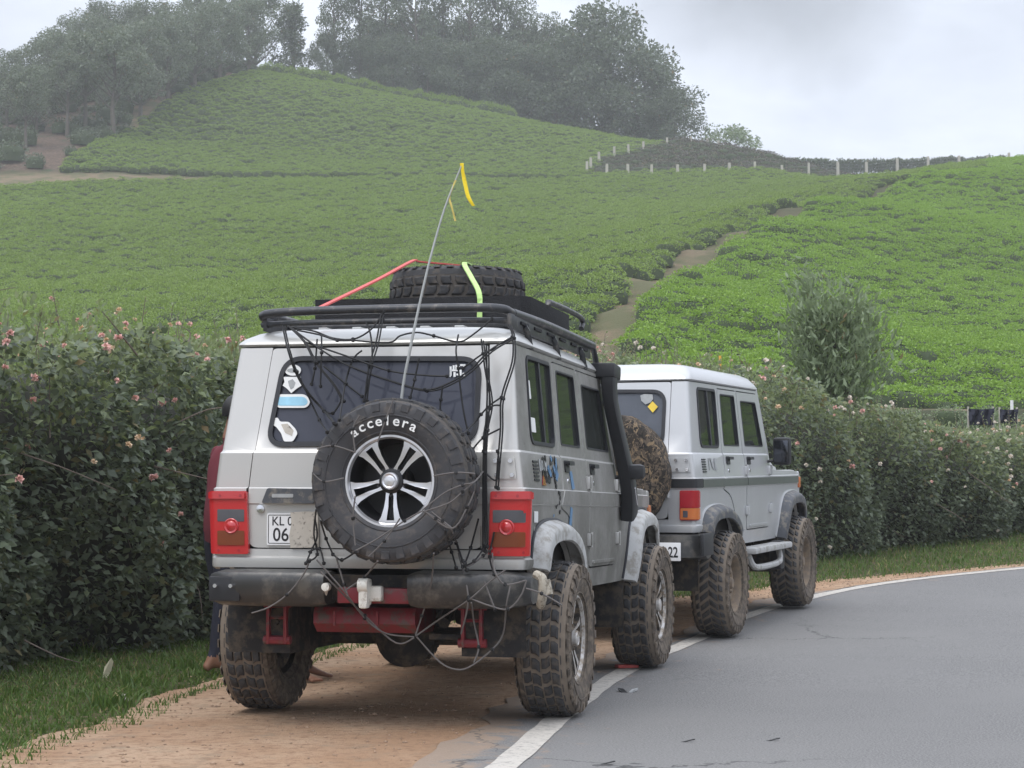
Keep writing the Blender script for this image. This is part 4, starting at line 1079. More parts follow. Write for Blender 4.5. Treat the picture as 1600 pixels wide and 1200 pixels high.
def alloy_mesh(face, black, name='rim'):
    mb = MB(); w = TW / 2; r = .214
    o = -w * .72                                       # outer lip plane
    mb.lathe([(o + .004, r - .014), (o - .012, r - .006), (o - .012, r + .004), (o + .006, r + .006)], 64, mi=0)
    mb.lathe([(o + .004, r - .014), (o + .03, r - .022), (w * .55, r - .03), (w * .6, .06), (w * .6, 0.001)], 48, mi=1)
    fn = lambda u, v, d: (u, o + .008 + d + .10 * max(0, .17 - math.hypot(u, v)), v)
    for s in range(5):
        a = -PI / 2 + s * 2 * PI / 5
        for sg in (-1, 1):
            rad, tan = Vector((math.cos(a), math.sin(a))), Vector((-math.sin(a), math.cos(a)))
            q = lambda R_, t_: tuple(rad * R_ + tan * (t_ * sg))
            pl = [q(.045, .004), q(.075, .0125), q(.12, .012), q(.165, .017), q(.196, .020), q(.200, .026), q(.198, .064), q(.170, .046), q(.125, .033), q(.085, .027), q(.05, .026)]
            mb.prism(pl, fn, 0, .035, 0, 1)
        rad, tan = Vector((math.cos(a), math.sin(a))), Vector((-math.sin(a), math.cos(a)))
        qq = lambda R_, t_: tuple(rad * R_ + tan * t_)
        mb.prism([qq(.185, -.022), qq(.201, -.026), qq(.201, .026), qq(.185, .022)], fn, 0, .035, 0, 1)
        c = rad * .066
        mb.lathe([(0, .0), (-.004, .007), (.02, .009)], 8, c=(c.x, o + .012, c.y), mi=1)
    mb.lathe([(o + .03, .062), (o + .012, .058), (o + .008, .046), (o + .01, .001)], 32, mi=1)
    return mb.mesh(name, [face, black], 30)
def cap_mesh(face, name='hub_cap'):
    o = -TW / 2 * .72; mb = MB()
    mb.lathe([(o + .012, .042), (o - .012, .040), (o - .018, .034), (o - .014, .029), (o - .013, .027), (o - .017, .022), (o - .019, .001)], 32)
    return mb.mesh(name, face, 30)
def steel_mesh(name='rim'):
    mb = MB(); w = TW / 2; r = .214; o = -w * .72
    mb.lathe([(o + .02, r + .004), (o - .01, r + .004), (o - .012, r - .004), (o + .004, r - .016), (o + .06, r - .03), (o + .07, .165), (o + .035, .14), (o + .03, .10), (o + .05, .075), (o + .05, .05), (o + .012, .042), (o + .002, .034), (o + .002, .001)], 48)
    for k in range(10):
        a = 2 * PI * k / 10; mb.box((.155 * math.cos(a), o + .052, .155 * math.sin(a)), (.028, .02, .028))
    for k in range(6):
        a = 2 * PI * k / 6; mb.lathe([(o + .025, .001), (o + .022, .009), (o + .05, .009)], 6, c=(.082 * math.cos(a), 0, .082 * math.sin(a)))
    mb.lathe([(w * .55, r - .03), (o + .06, r - .03)], 32)
    return mb.mesh(name, M['steelmud'], 35)
def drum_mesh():
    return MB().lathe([(.10, .001), (.10, .13), (-.02, .15), (-.03, .14), (-.03, .001)], 32).mesh('brake_drum', M['under'], 30)
T_MT, T_SPARE, T_CHEV = tyre_mesh('mt', M['mudwall']), tyre_mesh('mt', M['cleanwall']), tyre_mesh('chev', M['mudwall'])
R_ALLOY, R_ALLOY_MUD, R_STEEL = alloy_mesh(M['rimface'], M['rimblack']), alloy_mesh(M['rimfacemud'], M['rimblackmud']), steel_mesh()
CAP, CAP_MUD, DRUM = cap_mesh(M['rimface']), cap_mesh(M['rimfacemud']), drum_mesh()
def wheel(parent, tyre, rim, cap, loc, rot, label=None, drum=True):
    w = link('wheel', None, parent, loc, rot); w.empty_display_size = .1
    if label: w['label'] = label
    link('tyre', tyre, w); link('rim', rim, w)
    if cap: link('hub_cap', cap, w)
    if drum: link('brake_drum', DRUM, w)
    return w

# ------------------------------------------------------------------ lettering
FONT_CACHE = {}
def glyph(txt, size=1.0, bold=0.0):
    """flat mesh data (verts, faces) of a text, centred on x, baseline y=0"""
    key = (txt, bold)
    if key not in FONT_CACHE:
        cu = bpy.data.curves.new('t', 'FONT'); cu.body = txt; cu.size = 1; cu.offset = bold; cu.extrude = .02; cu.resolution_u = 4; cu.align_x = 'CENTER'
        o = bpy.data.objects.new('t', cu); COL.objects.link(o)
        dg = bpy.context.evaluated_depsgraph_get(); me = bpy.data.meshes.new_from_object(o.evaluated_get(dg))
        FONT_CACHE[key] = ([v.co.copy() for v in me.vertices], [tuple(p.vertices) for p in me.polygons])
        bpy.data.objects.remove(o); bpy.data.curves.remove(cu); bpy.data.meshes.remove(me)
    v, f = FONT_CACHE[key]
    return [p * size for p in v], f
def letters(mb, txt, fn, size, bold=0.0, mi=0, sx=1.0):
    """fn(x, y, z) places text coordinates in the scene"""
    v, f = glyph(txt, size, bold); mb.add([fn(p.x * sx, p.y, p.z) for p in v], f, mi)

# ------------------------------------------------------------------ body form
ZS = [.60, .64, .765, .85, 1.084, 1.09, 1.163, 1.169, 1.338, 1.350, 1.87, 1.95]
WS = [.762, .765, .782, .787, .790, .797, .797, .788, .768, .759, .710, .700]
XS = [-.738, -.740, -.742, -.744, -.746, -.752, -.752, -.746, -.745, -.736, -.625, -.610]
CR = .030; U0 = -.74 + CR; UA = U0 - CR * PI / 2                     # corner radius; arc runs from U0 down to UA
def Wz(z): return float(np.interp(z, ZS, WS))
def Xz(z): return float(np.interp(z, ZS, XS))
def skin(sg):
    """(u,z,d) -> body surface; u is X along the flank, wraps round the rear corner; sg -1 right, +1 left"""
    def f(u, z, d):
        w, xr = Wz(z), Xz(z)
        tap = .028 * max(0.0, (u - 1.75)) ** 1.3 if u > 1.75 else 0
        ln = xr + .74
        if u >= U0: return (u + ln * max(0.0, 1 - (u - U0) / .25), sg * (w - d - tap), z)
        if u > UA:
            a = (U0 - u) / CR
            return (U0 + ln - (CR - d) * math.sin(a), sg * ((w - CR) + (CR - d) * math.cos(a)), z)
        return (xr + d, sg * ((w - CR) - (UA - u)), z)
    return f
def rear(y, z, d): return (Xz(z) + d, y, z)
CUTS_V = [.85, 1.084, 1.09, 1.163, 1.169, 1.338, 1.350, 1.5, 1.7]
CUTS_U = [U0 + .25] + [UA] + [UA + (U0 - UA) * k / 6 for k in range(1, 6)] + [U0] + [1.75, 2.2, 2.7, 3.1]
def arc(cx, cz, r, a0, a1, n=10, rz=None):
    return [(cx + r * math.cos(math.radians(a0 + (a1 - a0) * k / n)), cz + (rz or r) * math.sin(math.radians(a0 + (a1 - a0) * k / n))) for k in range(n + 1)]
WB = 2.75
NOSE = 3.26
D_REAR = rpoly([(.10, 1.08), (.19, 1.166), (.205, 1.345), (.235, 1.842), (.865, 1.842), (.895, 1.345), (.90, .745), (.60, .745), (.50, .90), (.36, 1.03)], [.05, .04, .01, .03, .03, .01, .05, .03, .12, .12])
D_FRONT = rpoly([(.915, .745), (.91, 1.345), (.88, 1.842), (1.615, 1.842), (1.80, 1.345), (1.80, .745)], [.07, .01, .03, .04, .02, .07])
W_Q = rpoly([(-.455, 1.395), (-.40, 1.826), (.150, 1.826), (.115, 1.395)], [.07, .05, .03, .05])
W_R = rpoly([(.275, 1.405), (.300, 1.805), (.785, 1.805), (.80, 1.405)], .03)
W_F = rpoly([(1.00, 1.408), (.985, 1.772), (1.545, 1.772), (1.68, 1.408)], .03)
def body_side(root, sg, P, glassm):
    f = skin(sg)
    ue = lambda z: UA - ((Wz(z) - CR) - .588)
    # rear edge follows the tailgate: slanted on the left, upright on the right
    if sg < 0: edge = [(ue(z), z) for z in (1.868, 1.7, 1.5, 1.35, 1.34, 1.17, 1.09, .868)]
    else: edge = [(UA - .15, z) for z in (1.868, 1.5, 1.34, 1.09, .868)]
    # the lip under the tailgate is its own strip, so the flank starts at its end
    out = edge + [(edge[-1][0], .775)]
    out += [(-.55, .775)] + arc(0, .60, .50, 158, 14, 12, .325) + [(.53, .636), (2.20, .636)] + arc(WB, .62, .52, 176, 24, 12, .375) + [(NOSE, .82), (NOSE, 1.16), (3.20, 1.20), (2.6, 1.205), (1.87, 1.215), (1.865, 1.35), (1.69, 1.868)]
    grow = lambda p, d: offset_poly(p, d)
    pn = panel(out, [grow(D_REAR, .006), grow(D_FRONT, .006), grow(W_Q, .0)], f, CUTS_U, CUTS_V)
    pn.build('side_panel', P['paint'], root)
    for nm, dp, wp, gl in (('rear_door', D_REAR, W_R, 'glass'), ('front_door', D_FRONT, W_F, 'glass')):
        dmb = panel(grow(dp, -.003), [wp], f, [], CUTS_V, -.004, .03)
        # raised frame pressing under the window and a lower step
        dr = dmb.build(nm, P['paint'], root)
        panel(grow(wp, .001), [grow(wp, -.009)], f, [], CUTS_V, -.007, .012).build('window_seal', M['rubber_seal'], dr)
        panel(grow(wp, -.008), [], f, [], CUTS_V, .010, .014).build('window', glassm, dr, 0)
        x0, x1 = (.265, .37) if nm == 'rear_door' else (.985, 1.09)
        hm = MB(); hm.prism(rpoly([(x0, 1.262), (x1, 1.262), (x1, 1.325), (x0, 1.325)], .015), f, -.012, .002)
        hm.prism(rpoly([(x0 + .01, 1.30), (x1 + .04, 1.30), (x1 + .04, 1.322), (x0 + .01, 1.322)], .008), f, -.035, -.010)
        hm.build('handle', M['black'], dr)
        c = f((x0 + x1) / 2, 1.215, -.004); MB().lathe([(c[1], .018), (c[1] + sg * .006, .016), (c[1] + sg * .006, .001)], 14, c=(c[0], 0, c[2])).build('lock', M['chrome'], dr)
        xh = .905 if nm == 'rear_door' else 1.80
        for zz in (1.215, .90):
            hg = MB(); p = f(xh - .035, zz, -.01); hg.rbox(p, (.06, .03, .07), .008); p = f(xh + .012, zz, -.016); hg.tube([(p[0], p[1], zz - .042), (p[0], p[1], zz + .042)], .013, 8); hg.build('hinge', P['paint'], dr)
    q = link('quarter_window', panel(grow(W_Q, .009), [grow(W_Q, -.010)], f, [], CUTS_V, -.007, .014).mesh('quarter_window', M['rubber_seal']), root)
    panel(grow(W_Q, -.01), [], f, [], CUTS_V, .008, .012).build('pane', glassm, q, 0)
    mb = MB(); mb.prism([(-.115, 1.40), (-.115, 1.82), (-.08, 1.82), (-.08, 1.40)], f, -.002, .008); mb.build('divider', M['rubber_seal'], q)
    # crease highlight at the door's lower step
    st = MB(); st.prism(rpoly([(1.02, .765), (1.70, .765), (1.70, .782), (1.02, .782)], .006), f, -.014, .0); st.build('door_step', P['paint'], root)
    # vent and moulding
    v = MB()
    for k in range(6): v.prism([(-.50, 1.205 + k * .018), (-.39, 1.205 + k * .018), (-.39, 1.215 + k * .018), (-.50, 1.215 + k * .018)], f, -.006, .002)
    v.build('air_vent', M['black'], root)
def flare(root, sg, pts, mat, wide=.085, lip=.05, name='wheel_flare'):
    f = skin(sg); mb = MB(); c = Vector((sum(p[0] for p in pts) / len(pts), .45)); P = catmull([(p[0], p[1], 0) for p in pts], 4)
    sec = [(.055, .000), (.050, .012), (.030, wide * .75), (.012, wide * .97), (-.010, wide), (-lip, wide), (-lip - .006, wide - .012), (-lip, wide - .022), (-.02, wide - .024), (-.01, .0)]
    rings = []
    for i, p in enumerate(P):
        t = (P[min(i + 1, len(P) - 1)] - P[max(i - 1, 0)]).normalized(); n = Vector((t.y, -t.x)) 
        if n.dot(Vector((p.x, p.y)) - c) < 0: n = -n
        b = f(p.x, p.y, 0); tap = 1 if 0 < i < len(P) - 1 else .96
        rings.append([(p.x + n.x * r_ * tap, b[1] + sg * o_ * tap, p.y + n.y * r_ * tap) for r_, o_ in sec])
    k = len(sec); vs = [v for r_ in rings for v in r_]
    fs = [(i * k + j, i * k + (j + 1) % k, (i + 1) * k + (j + 1) % k, (i + 1) * k + j) for i in range(len(P) - 1) for j in range(k)] + [tuple(range(k)), tuple(range(len(vs) - k, len(vs)))]
    mb.add(vs, fs); fl = mb.build(name, mat, root, 40)
    e = MB(); e.tube([(p.x, f(p.x, p.y, 0)[1] + sg * .004, p.y + .0) for p in [Vector((v.x + (v.x - c.x) * .12, v.y + (v.y - c.y) * .10)) for v in P]], .010, 6); e.build('flare_trim', M['rubber_seal'] if mat is M['flare1'] else M['paint2'], fl)
def seat(parent, name, x, y, w):
    mb = MB(); mb.rbox((x, y, 1.02), (.48, w, .16), .04); mb.rbox((x - .26, y, 1.30), (.13, w, .56), .05, M=Matrix.Rotation(-.16, 3, 'Y'))
    s = mb.build(name, M['seat'], parent)
    for k in ([0] if w < .7 else [-.38, .38]):
        h = MB(); h.rbox((x - .33, y + k, 1.64), (.09, .27, .17), .035); h.tube([(x - .32, y + k - .05, 1.5), (x - .33, y + k - .05, 1.62)], .008, 6); h.tube([(x - .32, y + k + .05, 1.5), (x - .33, y + k + .05, 1.62)], .008, 6); h.build('headrest', M['seat'], s)

def build_suv(kind, label, loc, yaw, rake, slope, lift=0.0):
    one = kind == 1
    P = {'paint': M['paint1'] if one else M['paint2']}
    root = thing('off_road_jeep', label, 'jeep', loc, (0, -slope, PI / 2 - yaw), 'silver jeeps parked along the bend')
    body = link('body', None, root); body.empty_display_size = .2      # carries the shell; noses down a little on its springs
    bm_ = Matrix.Rotation(rake, 4, 'Y'); c = Vector((0, 0, .4)); bmat = Matrix.Translation(c - bm_.to_3x3() @ c + Vector((0, 0, lift))) @ bm_
    B = PartHolder(root, bmat); bpy.data.objects.remove(body)
    fdz = 0.0 if one else -.045
    flmat = M['flare1'] if one else M['flare2']
    gl = M['glass_side'] if one else M['glass_clear']
    for sg in (-1, 1):
        body_side(B, sg, P, gl)
        flare(B, sg, [(a_, b_ + fdz * min(1, max(0, (b_ - .74) / .15))) for a_, b_ in [(-.55, .77), (-.515, .875), (-.42, .935), (-.22, .960), (.05, .955), (.27, .905), (.40, .825), (.47, .745)]], flmat)
        flare(B, sg, [(a_, b_ + fdz * min(1, max(0, (b_ - .74) / .15))) for a_, b_ in [(2.205, .63), (2.25, .78), (2.33, .92), (2.46, .995), (2.68, 1.02), (2.95, 1.02), (3.14, .98), (3.22, .89), (3.24, .78)]], flmat)
    # ---- rear: tailgate, lip, lamps
    yl = lambda z: (Wz(z) - CR) - .15
    TG = [(-.585, .872), (-.585, 1.864)] + [(yl(z) - .004, z) for z in (1.864, 1.6, 1.35, 1.34)] + [(yl(.85) - .004, 1.16), (yl(.85) - .004, .872)]
    TGr = rpoly(TG, [.05, .02, .02, 0, 0, 0, 0, .05])
    TW_ = rpoly([(-.545, 1.385), (-.545, 1.80), (.462, 1.815), (.515, 1.378)], [.10, .10, .10, .085], 8)
    tg = panel(TGr, [TW_], rear, [], CUTS_V, -.004, .03).build('tailgate', P['paint'], B)
    panel(offset_poly(TW_, .010), [offset_poly(TW_, -.014)], rear, [], CUTS_V, -.014, .015).build('window_seal', M['rubber_seal'], tg)
    panel(offset_poly(TW_, -.015), [], rear, [], CUTS_V, .004, .009).build('rear_window', M['glass_dark'] if one else M['glass_rear2'], tg, 0)
    lip = MB()
    prof = [(.775, .0), (.775, -.012), (.800, -.018), (.822, -.016), (.832, -.004), (.866, -.002), (.868, .02), (.775, .02)]
    f1 = skin(-1); f2 = skin(1); us = [UA - .715, UA - .4, UA - .1] + [UA + (U0 - UA) * k / 6 for k in range(7)] + [-.56]
    ring = []
    for u in us[::-1]: ring.append([f1(u, z, d) for z, d in prof])
    for u in us: ring.append([f2(u, z, d) for z, d in prof])
    k = len(prof); vs = [v for r_ in ring for v in r_]
    lip.add(vs, [(i * k + j, i * k + (j + 1) % k, (i + 1) * k + (j + 1) % k, (i + 1) * k + j) for i in range(len(ring) - 1) for j in range(k)])
    lip.build('rear_sill', P['paint'], B)
    hd = MB(); hd.prism(rpoly([(.255, 1.088), (.255, 1.160), (.495, 1.165), (.525, 1.090)], .012), rear, -.035, .0)
    if one: hd.build('number_plate_lamp_cover', M['flare2'], tg)
    lk = rear(.54, 1.062, -.004); MB().lathe([(lk[0] + .004, .022), (lk[0] - .012, .020), (lk[0] - .014, .001)], 18, 'X', (0, lk[1], lk[2])).build('lock', M['chrome'], tg)
    for z0 in ((1.262, .93) if one else (1.262, 1.08)):                       # hinges on the right edge
        hg = MB(); p = rear(-.585, z0, -.012)
        hg.tube([(p[0] - .006, -.592, z0 - .055), (p[0] - .006, -.592, z0 + .055)], .014, 8)
        fr = skin(-1)
        if z0 > 1.2:
            pl = rpoly([(UA - ((Wz(1.26) - CR) - .585) + .012, z0 - .052), (UA + .0, z0 - .052), (UA + .0, z0 + .052), (UA - ((Wz(1.26) - CR) - .585) + .012, z0 + .052)], .01)
            hp = panel(pl, [], fr, CUTS_U[:5], [], -.008, .002, hg)
        h_ = hg.build('hinge', P['paint'], B)
        if z0 > 1.2:
            bo = MB()
            for uu in (UA - .095, UA - .02):
                for zz in (-.034, .034):
                    q = fr(uu, z0 + zz, -.010); n_ = Vector(fr(uu, z0 + zz, -.03)) - Vector(q); bo.tube([q, Vector(q) + n_ * .45], .011, 8)
            tag(bo.build('hinge_bolt', M['chrome'], h_), kind='stuff')
    for sg in (-1, 1):
        f = skin(sg)
        if one:
            sh_ = .042 if sg > 0 else .018
            ua, ub = UA - .12 - sh_, UA + .066 - sh_
            ho = panel(rpoly([(ua, .84), (ub, .84), (ub, 1.150), (ua, 1.150)], .012), [], f, CUTS_U[:7], [], -.026, -.002).build('tail_lamp', M['lensred'], B, 50)
            panel(rpoly([(ua + .008, 1.112), (ub - .004, 1.112), (ub - .004, 1.146), (ua + .008, 1.146)], .008), [], f, CUTS_U[:7], [], -.036, -.024).build('lens_band', M['lensred'], ho, 50)
            panel(rpoly([(ua + .02, 1.0), (ub - .026, 1.0), (ub - .026, 1.060), (ua + .02, 1.060)], .006), [], f, CUTS_U[:7], [], -.031, -.02).build('reversing_lens', M['lensclear'], ho, 50)
            panel(rpoly([(ua + .02, .884), (ub - .026, .884), (ub - .026, .955), (ua + .02, .955)], .006), [], f, CUTS_U[:7], [], -.031, -.02).build('indicator_lens', M['lensamber'], ho, 50)
            c_ = Vector(f(UA - .032 - sh_, .978, -.031)); n_ = (Vector(f(UA - .032 - sh_, .978, -.046)) - c_).normalized()
            q = n_.to_track_quat('Z', 'Y'); br = MB()
            br.lathe([(-.01, .040), (.003, .038), (.006, .034), (.003, .029), (.003, .025), (.009, .018), (.011, .001)], 28, 'Z')
            br.v = [tuple(q @ Vector(v) + c_) for v in br.v]; br.build('brake_lens', M['lensred'], ho, 40)
            sc = MB()
            for uu, zz in ((ua + .03, 1.128), (ub - .05, 1.128), (ua + .05, .858), (ub - .03, .858)):
                p0, p1 = Vector(f(uu, zz, -.038 if zz > 1 else -.028)), Vector(f(uu, zz, -.03 if zz > 1 else -.02)); sc.tube([p0, p1], .007, 8)
            tag(sc.build('screw', M['lensdeep'], ho), kind='stuff')
        else:
            ua, ub = UA - .075, UA + .06
            panel([(UA - .155, 1.095), (-.56, 1.095), (-.56, 1.160), (UA - .155, 1.160)], [], f, CUTS_U[:7], [], -.006, .001).build('rubbing_strip', M['black'], B)
            ho = panel(rpoly([(ua - .008, .862), (ub + .008, .862), (ub + .008, 1.078), (ua - .008, 1.078)], .014), [], f, CUTS_U[:7], [], -.018, -.002).build('tail_lamp', M['lensdeep'], B, 50)
            panel(rpoly([(ua, .955), (ub, .955), (ub, 1.07), (ua, 1.07)], .01), [], f, CUTS_U[:7], [], -.026, -.015).build('brake_lens', M['lensdeep'], ho, 50)
            panel(rpoly([(ua, .870), (ub, .870), (ub, .950), (ua, .950)], .01), [], f, CUTS_U[:7], [], -.026, -.015).build('indicator_lens', M['lensorange'], ho, 50)
            panel(rpoly([(ua + .02, .885), (ua + .055, .885), (ua + .055, .932), (ua + .02, .932)], .006), [], f, CUTS_U[:7], [], -.030, -.022).build('reversing_lens', M['lensclear'], ho, 50)
    # ---- roof with gutter
    def roof_ring(z, ins, rc):
        pts = [(-.615 + ins, -.71 + ins), (1.70 - ins * .6, -.70 + ins), (1.70 - ins * .6, .70 - ins), (-.615 + ins, .71 - ins)]
        return [(p[0], p[1], z) for p in rpoly(pts, [rc, rc * .8, rc * .8, rc], 6)]
    rr = [roof_ring(1.874, -.004, .05), roof_ring(1.884, -.014, .05), roof_ring(1.894, -.010, .05), roof_ring(1.915, .006, .08), roof_ring(1.945, .045, .15), roof_ring(1.962, .10, .18), roof_ring(1.972, .19, .2), roof_ring(1.978, .38, .2)]
    k = len(rr[0]); cb = .0 if one else .03
    vs = [(x, y, z + cb * min(1, max(0, (z - 1.90) / .06)) + .012 * math.sin(PI * min(1, max(0, (x + .7) / 2.4)))) for r_ in rr for x, y, z in r_]
    mb = MB(); mb.add(vs, [(i * k + j, i * k + (j + 1) % k, (i + 1) * k + (j + 1) % k, (i + 1) * k + j) for i in range(len(rr) - 1) for j in range(k)] + [tuple(range(len(vs) - k, len(vs))), tuple(range(k))[::-1]])
    roof = mb.build('roof', M['roof1'] if one else P['paint'], B, 50)
    rb = MB()
    for yy in (-.36, -.18, 0, .18, .36): rb.rbox((.5, yy, 1.986), (1.7, .05, .012), .005)
    rb.build('roof_rib', M['roof1'] if one else P['paint'], roof)
    # ---- windscreen, cowl, bonnet, grille
    ws = MB(); a, b = Vector((1.86, 0, 1.36)), Vector((1.67, 0, 1.865))
    ws.add([(a.x, -.735, a.z), (a.x, .735, a.z), (b.x, .68, b.z), (b.x, -.68, b.z), (a.x - .006, -.735, a.z), (a.x - .006, .735, a.z), (b.x - .006, .68, b.z), (b.x - .006, -.68, b.z)], [(0, 1, 2, 3), (7, 6, 5, 4), (0, 4, 5, 1), (2, 6, 7, 3), (1, 5, 6, 2), (0, 3, 7, 4)])
    ws.build('windscreen', M['glass_clear'], B, 0)
    fr = MB()
    for sg in (-1, 1): fr.tube([(1.872, sg * .745, 1.34), (1.685, sg * .69, 1.872)], .022, 8)
    fr.tube([(1.69, -.68, 1.866), (1.69, .68, 1.866)], .018, 8); fr.build('windscreen_frame', P['paint'], B)
    def loft(rings, name, mat, caps=True, sm_=50):
        k = len(rings[0]); vs = [v for r_ in rings for v in r_]
        m_ = MB(); m_.add(vs, [(i * k + j, i * k + j + 1, (i + 1) * k + j + 1, (i + 1) * k + j) for i in range(len(rings) - 1) for j in range(k - 1)])
        if caps: m_.f += [tuple(range(k)), tuple(range(len(vs) - k, len(vs)))[::-1]]; m_.m += [0, 0]
        return m_.build(name, mat, B, sm_)
    bon = []
    for x, hz, hw in ((1.84, 1.36, .62), (2.1, 1.362, .61), (2.6, 1.355, .585), (2.95, 1.335, .555), (3.12, 1.30, .53), (3.2, 1.24, .51), (3.215, 1.12, .50)):
        bon.append([(x, -hw - .045, 1.19), (x, -hw - .03, 1.235), (x, -hw + .02, hz - .035), (x, -hw + .10, hz - .006), (x, -.2, hz + .008), (x, .2, hz + .008), (x, hw - .10, hz - .006), (x, hw - .02, hz - .035), (x, hw + .03, 1.235), (x, hw + .045, 1.19)])
    loft(bon, 'bonnet', P['paint'])
    for sg in (-1, 1):
        fe = []
        for x in (1.87, 2.2, 2.7, 3.1, 3.22, 3.262):
            yo = abs(skin(sg)(x, 1.2, 0)[1]); zt = 1.213 if x < 3.15 else 1.205 - (x - 3.15) * .25
            fe.append([(x, sg * .55, zt - .004), (x, sg * (yo - .05), zt), (x, sg * (yo - .012), zt - .006), (x, sg * (yo + .002), zt - .022), (x, sg * (yo - .004), zt - .06)])
        loft(fe, 'fender_top', P['paint'], False)
        ind = MB(); p = skin(sg)(3.235, 1.07, -.005); ind.rbox((3.24, p[1], 1.10 if not one else 1.075), (.07, .03, .10 if not one else .06), .012); ind.build('front_indicator', M['lensorange'], B)
    g = MB(); g.rbox((3.235, 0, 1.0), (.06, 1.50, .40), .02); fp = g.build('front_panel', P['paint'], B)
    for y in np.linspace(-.27, .27, 7): MB().rbox((3.268, y, 1.02), (.03, .045, .28), .01).build('grille_slot', M['black'], fp)
    for sg in (-1, 1): MB().rbox((3.262, sg * .52, 1.03), (.04, .26, .20), .03).build('headlight', M['lensclear'], fp)
    MB().rbox((3.36, 0, .70), (.14, 1.56, .17), .04).build('front_bumper', M['bumper'], B)
    # ---- inside
    it = MB(); it.box((1.0, 0, .72), (3.2, 1.46, .03))
    for sg in (-1, 1): it.box((.62, sg * .715, 1.0), (2.4, .02, .62))
    it.box((1.86, 0, 1.0), (.03, 1.44, .64)); it.rbox((1.72, 0, 1.26), (.26, 1.40, .20), .05); it.build('cabin_lining', M['interior'], B)
    seat(B, 'front_seat', 1.12, -.36, .50); seat(B, 'front_seat', 1.12, .36, .50); seat(B, 'rear_seat', .28, 0, 1.26)
    sw = MB(); q = Matrix.Rotation(-.5, 3, 'Y')
    sw.tube([Vector((1.50, -.36, 1.36)) + q @ Vector((0, .18 * math.cos(a_), .18 * math.sin(a_))) for a_ in np.linspace(0, 2 * PI, 24, endpoint=False)], .013, 6, closed=True)
    sw.tube([Vector((1.50, -.36, 1.36)), Vector((1.68, -.36, 1.24))], .02, 8); sw.tube([Vector((1.5, -.52, 1.36)), Vector((1.5, -.20, 1.36))], .012, 6); sw.build('steering_wheel', M['black'], B)
    for sg in (-1, 1):
        for x in (0, WB):
            wl_ = MB(); pts = [(x + .60 * math.cos(a_), .50 + .52 * math.sin(a_)) for a_ in np.linspace(-.3, PI + .3, 13)]
            n = len(pts); vs = [(p[0], sg * .765, p[1]) for p in pts] + [(p[0], sg * .44, p[1]) for p in pts]
            wl_.add(vs, [(i, i + 1, i + 1 + n, i + n) for i in range(n - 1)] + [tuple(range(n, 2 * n))]); wl_.build('wheel_arch_liner', M['under'], B)
    # door mirrors
    for sg in (-1, 1):
        mb = MB(); big = one is False
        zc, xo = (1.36, 1.76) if big else (1.335, 1.78)
        y_ = Wz(1.36)
        mb.tube([(xo, sg * (y_ - .01), zc - .08), (xo + .03, sg * (y_ + .10), zc - .06)], .014, 6)
        hgt = .23 if (big or sg > 0) else .09; mw_ = .15 if (big or sg > 0) else .12
        mb.rbox((xo + .03, sg * (y_ + .14), zc + (.01 if hgt > .2 else -.04)), (.08, mw_, hgt), .03)
        mo = mb.build('door_mirror', M['black'], B)
        if big or sg > 0: MB().rbox((xo - .018, sg * (y_ + .14), zc + (.01 if hgt > .2 else -.04)), (.008, mw_ - .035, hgt - .05), .003).build('mirror_glass', M['mirror'], mo)
    # ---- below the body
    ax_ = MB()
    for x in (0, WB): ax_.tube([(x, -.62, TR), (x, .62, TR)], .048, 10)
    ax_.build('axle', M['under'], root)
    for x, y in ((0, -.02), (WB, .22)):
        df = MB(); df.lathe([(-.13, .05), (-.10, .12), (-.02, .15), (.06, .145), (.12, .09), (.15, .04), (.15, .001)], 20, 'X', (x, y, TR - .0)); df.lathe([(-.17, .001), (-.16, .10), (-.12, .155), (-.09, .155)], 24, 'X', (x, y, TR)); df.build('differential', M['under'], root)
    fm = MB()
    for sg in (-1, 1): fm.box((1.2, sg * .42, .645), (4.1, .08, .11))
    for x in (-.55, .5, 1.6, 2.6): fm.box((x, 0, .64), (.09, .78, .09))
    fm.tube([(0, 0, TR + .02), (1.2, 0, .58)], .04, 10); fm.rbox((1.35, 0, .58), (.6, .4, .22), .05); fm.box((.9, 0, .70), (3.3, 1.45, .03)); fm.build('chassis_frame', M['under'], root)
    ex = MB(); ex.tube(catmull([(1.2, -.25, .52), (.3, -.28, .52), (-.1, -.30, .60), (-.5, -.33, .50)], 4), .03, 8); ex.rbox((.45, -.28, .5), (.5, .18, .14), .05); ex.build('exhaust', M['under'], root)
    for sg in (-1, 1):
        for x in (0, WB):
            sp = MB()
            for k in range(4):
                L = .62 - k * .13
                sp.tube(catmull([(x - L, sg * .50, .50 - .012 * k + .0), (x, sg * .50, TR + .065 - .014 * k), (x + L, sg * .50, .50 - .012 * k)], 5), .014, 4)
            sp.rbox((x, sg * .50, TR + .03), (.12, .10, .16), .01); sp.build('leaf_spring', M['under'], root)
            sh = MB()
            for yy in (-.045, .045): sh.rbox((x - .60, sg * .50 + yy, .50), (.045, .018, .22), .006)
            sh.tube([(x - .60, sg * .50 - .07, .41), (x - .60, sg * .50 + .07, .41)], .022, 8); sh.tube([(x - .60, sg * .50 - .07, .59), (x - .60, sg * .50 + .07, .59)], .02, 8)
            sh.tube([(x - .60, sg * .50 - .05, .52), (x - .60, sg * .50 + .05, .52)], .009, 6); sh.build('spring_shackle', M['redmetal'] if (one and x == 0) else M['under'], root)
            da = MB(); da.tube([(x - .12, sg * .56, TR - .03), (x - .22, sg * .58, .78)], .03, 8); da.build('damper', M['under'], root)
    # ---- wheels
    steer = -.03 if one else .0
    T_, R_, C_ = (T_MT, R_ALLOY_MUD, CAP_MUD) if one else (T_CHEV, R_STEEL, None)
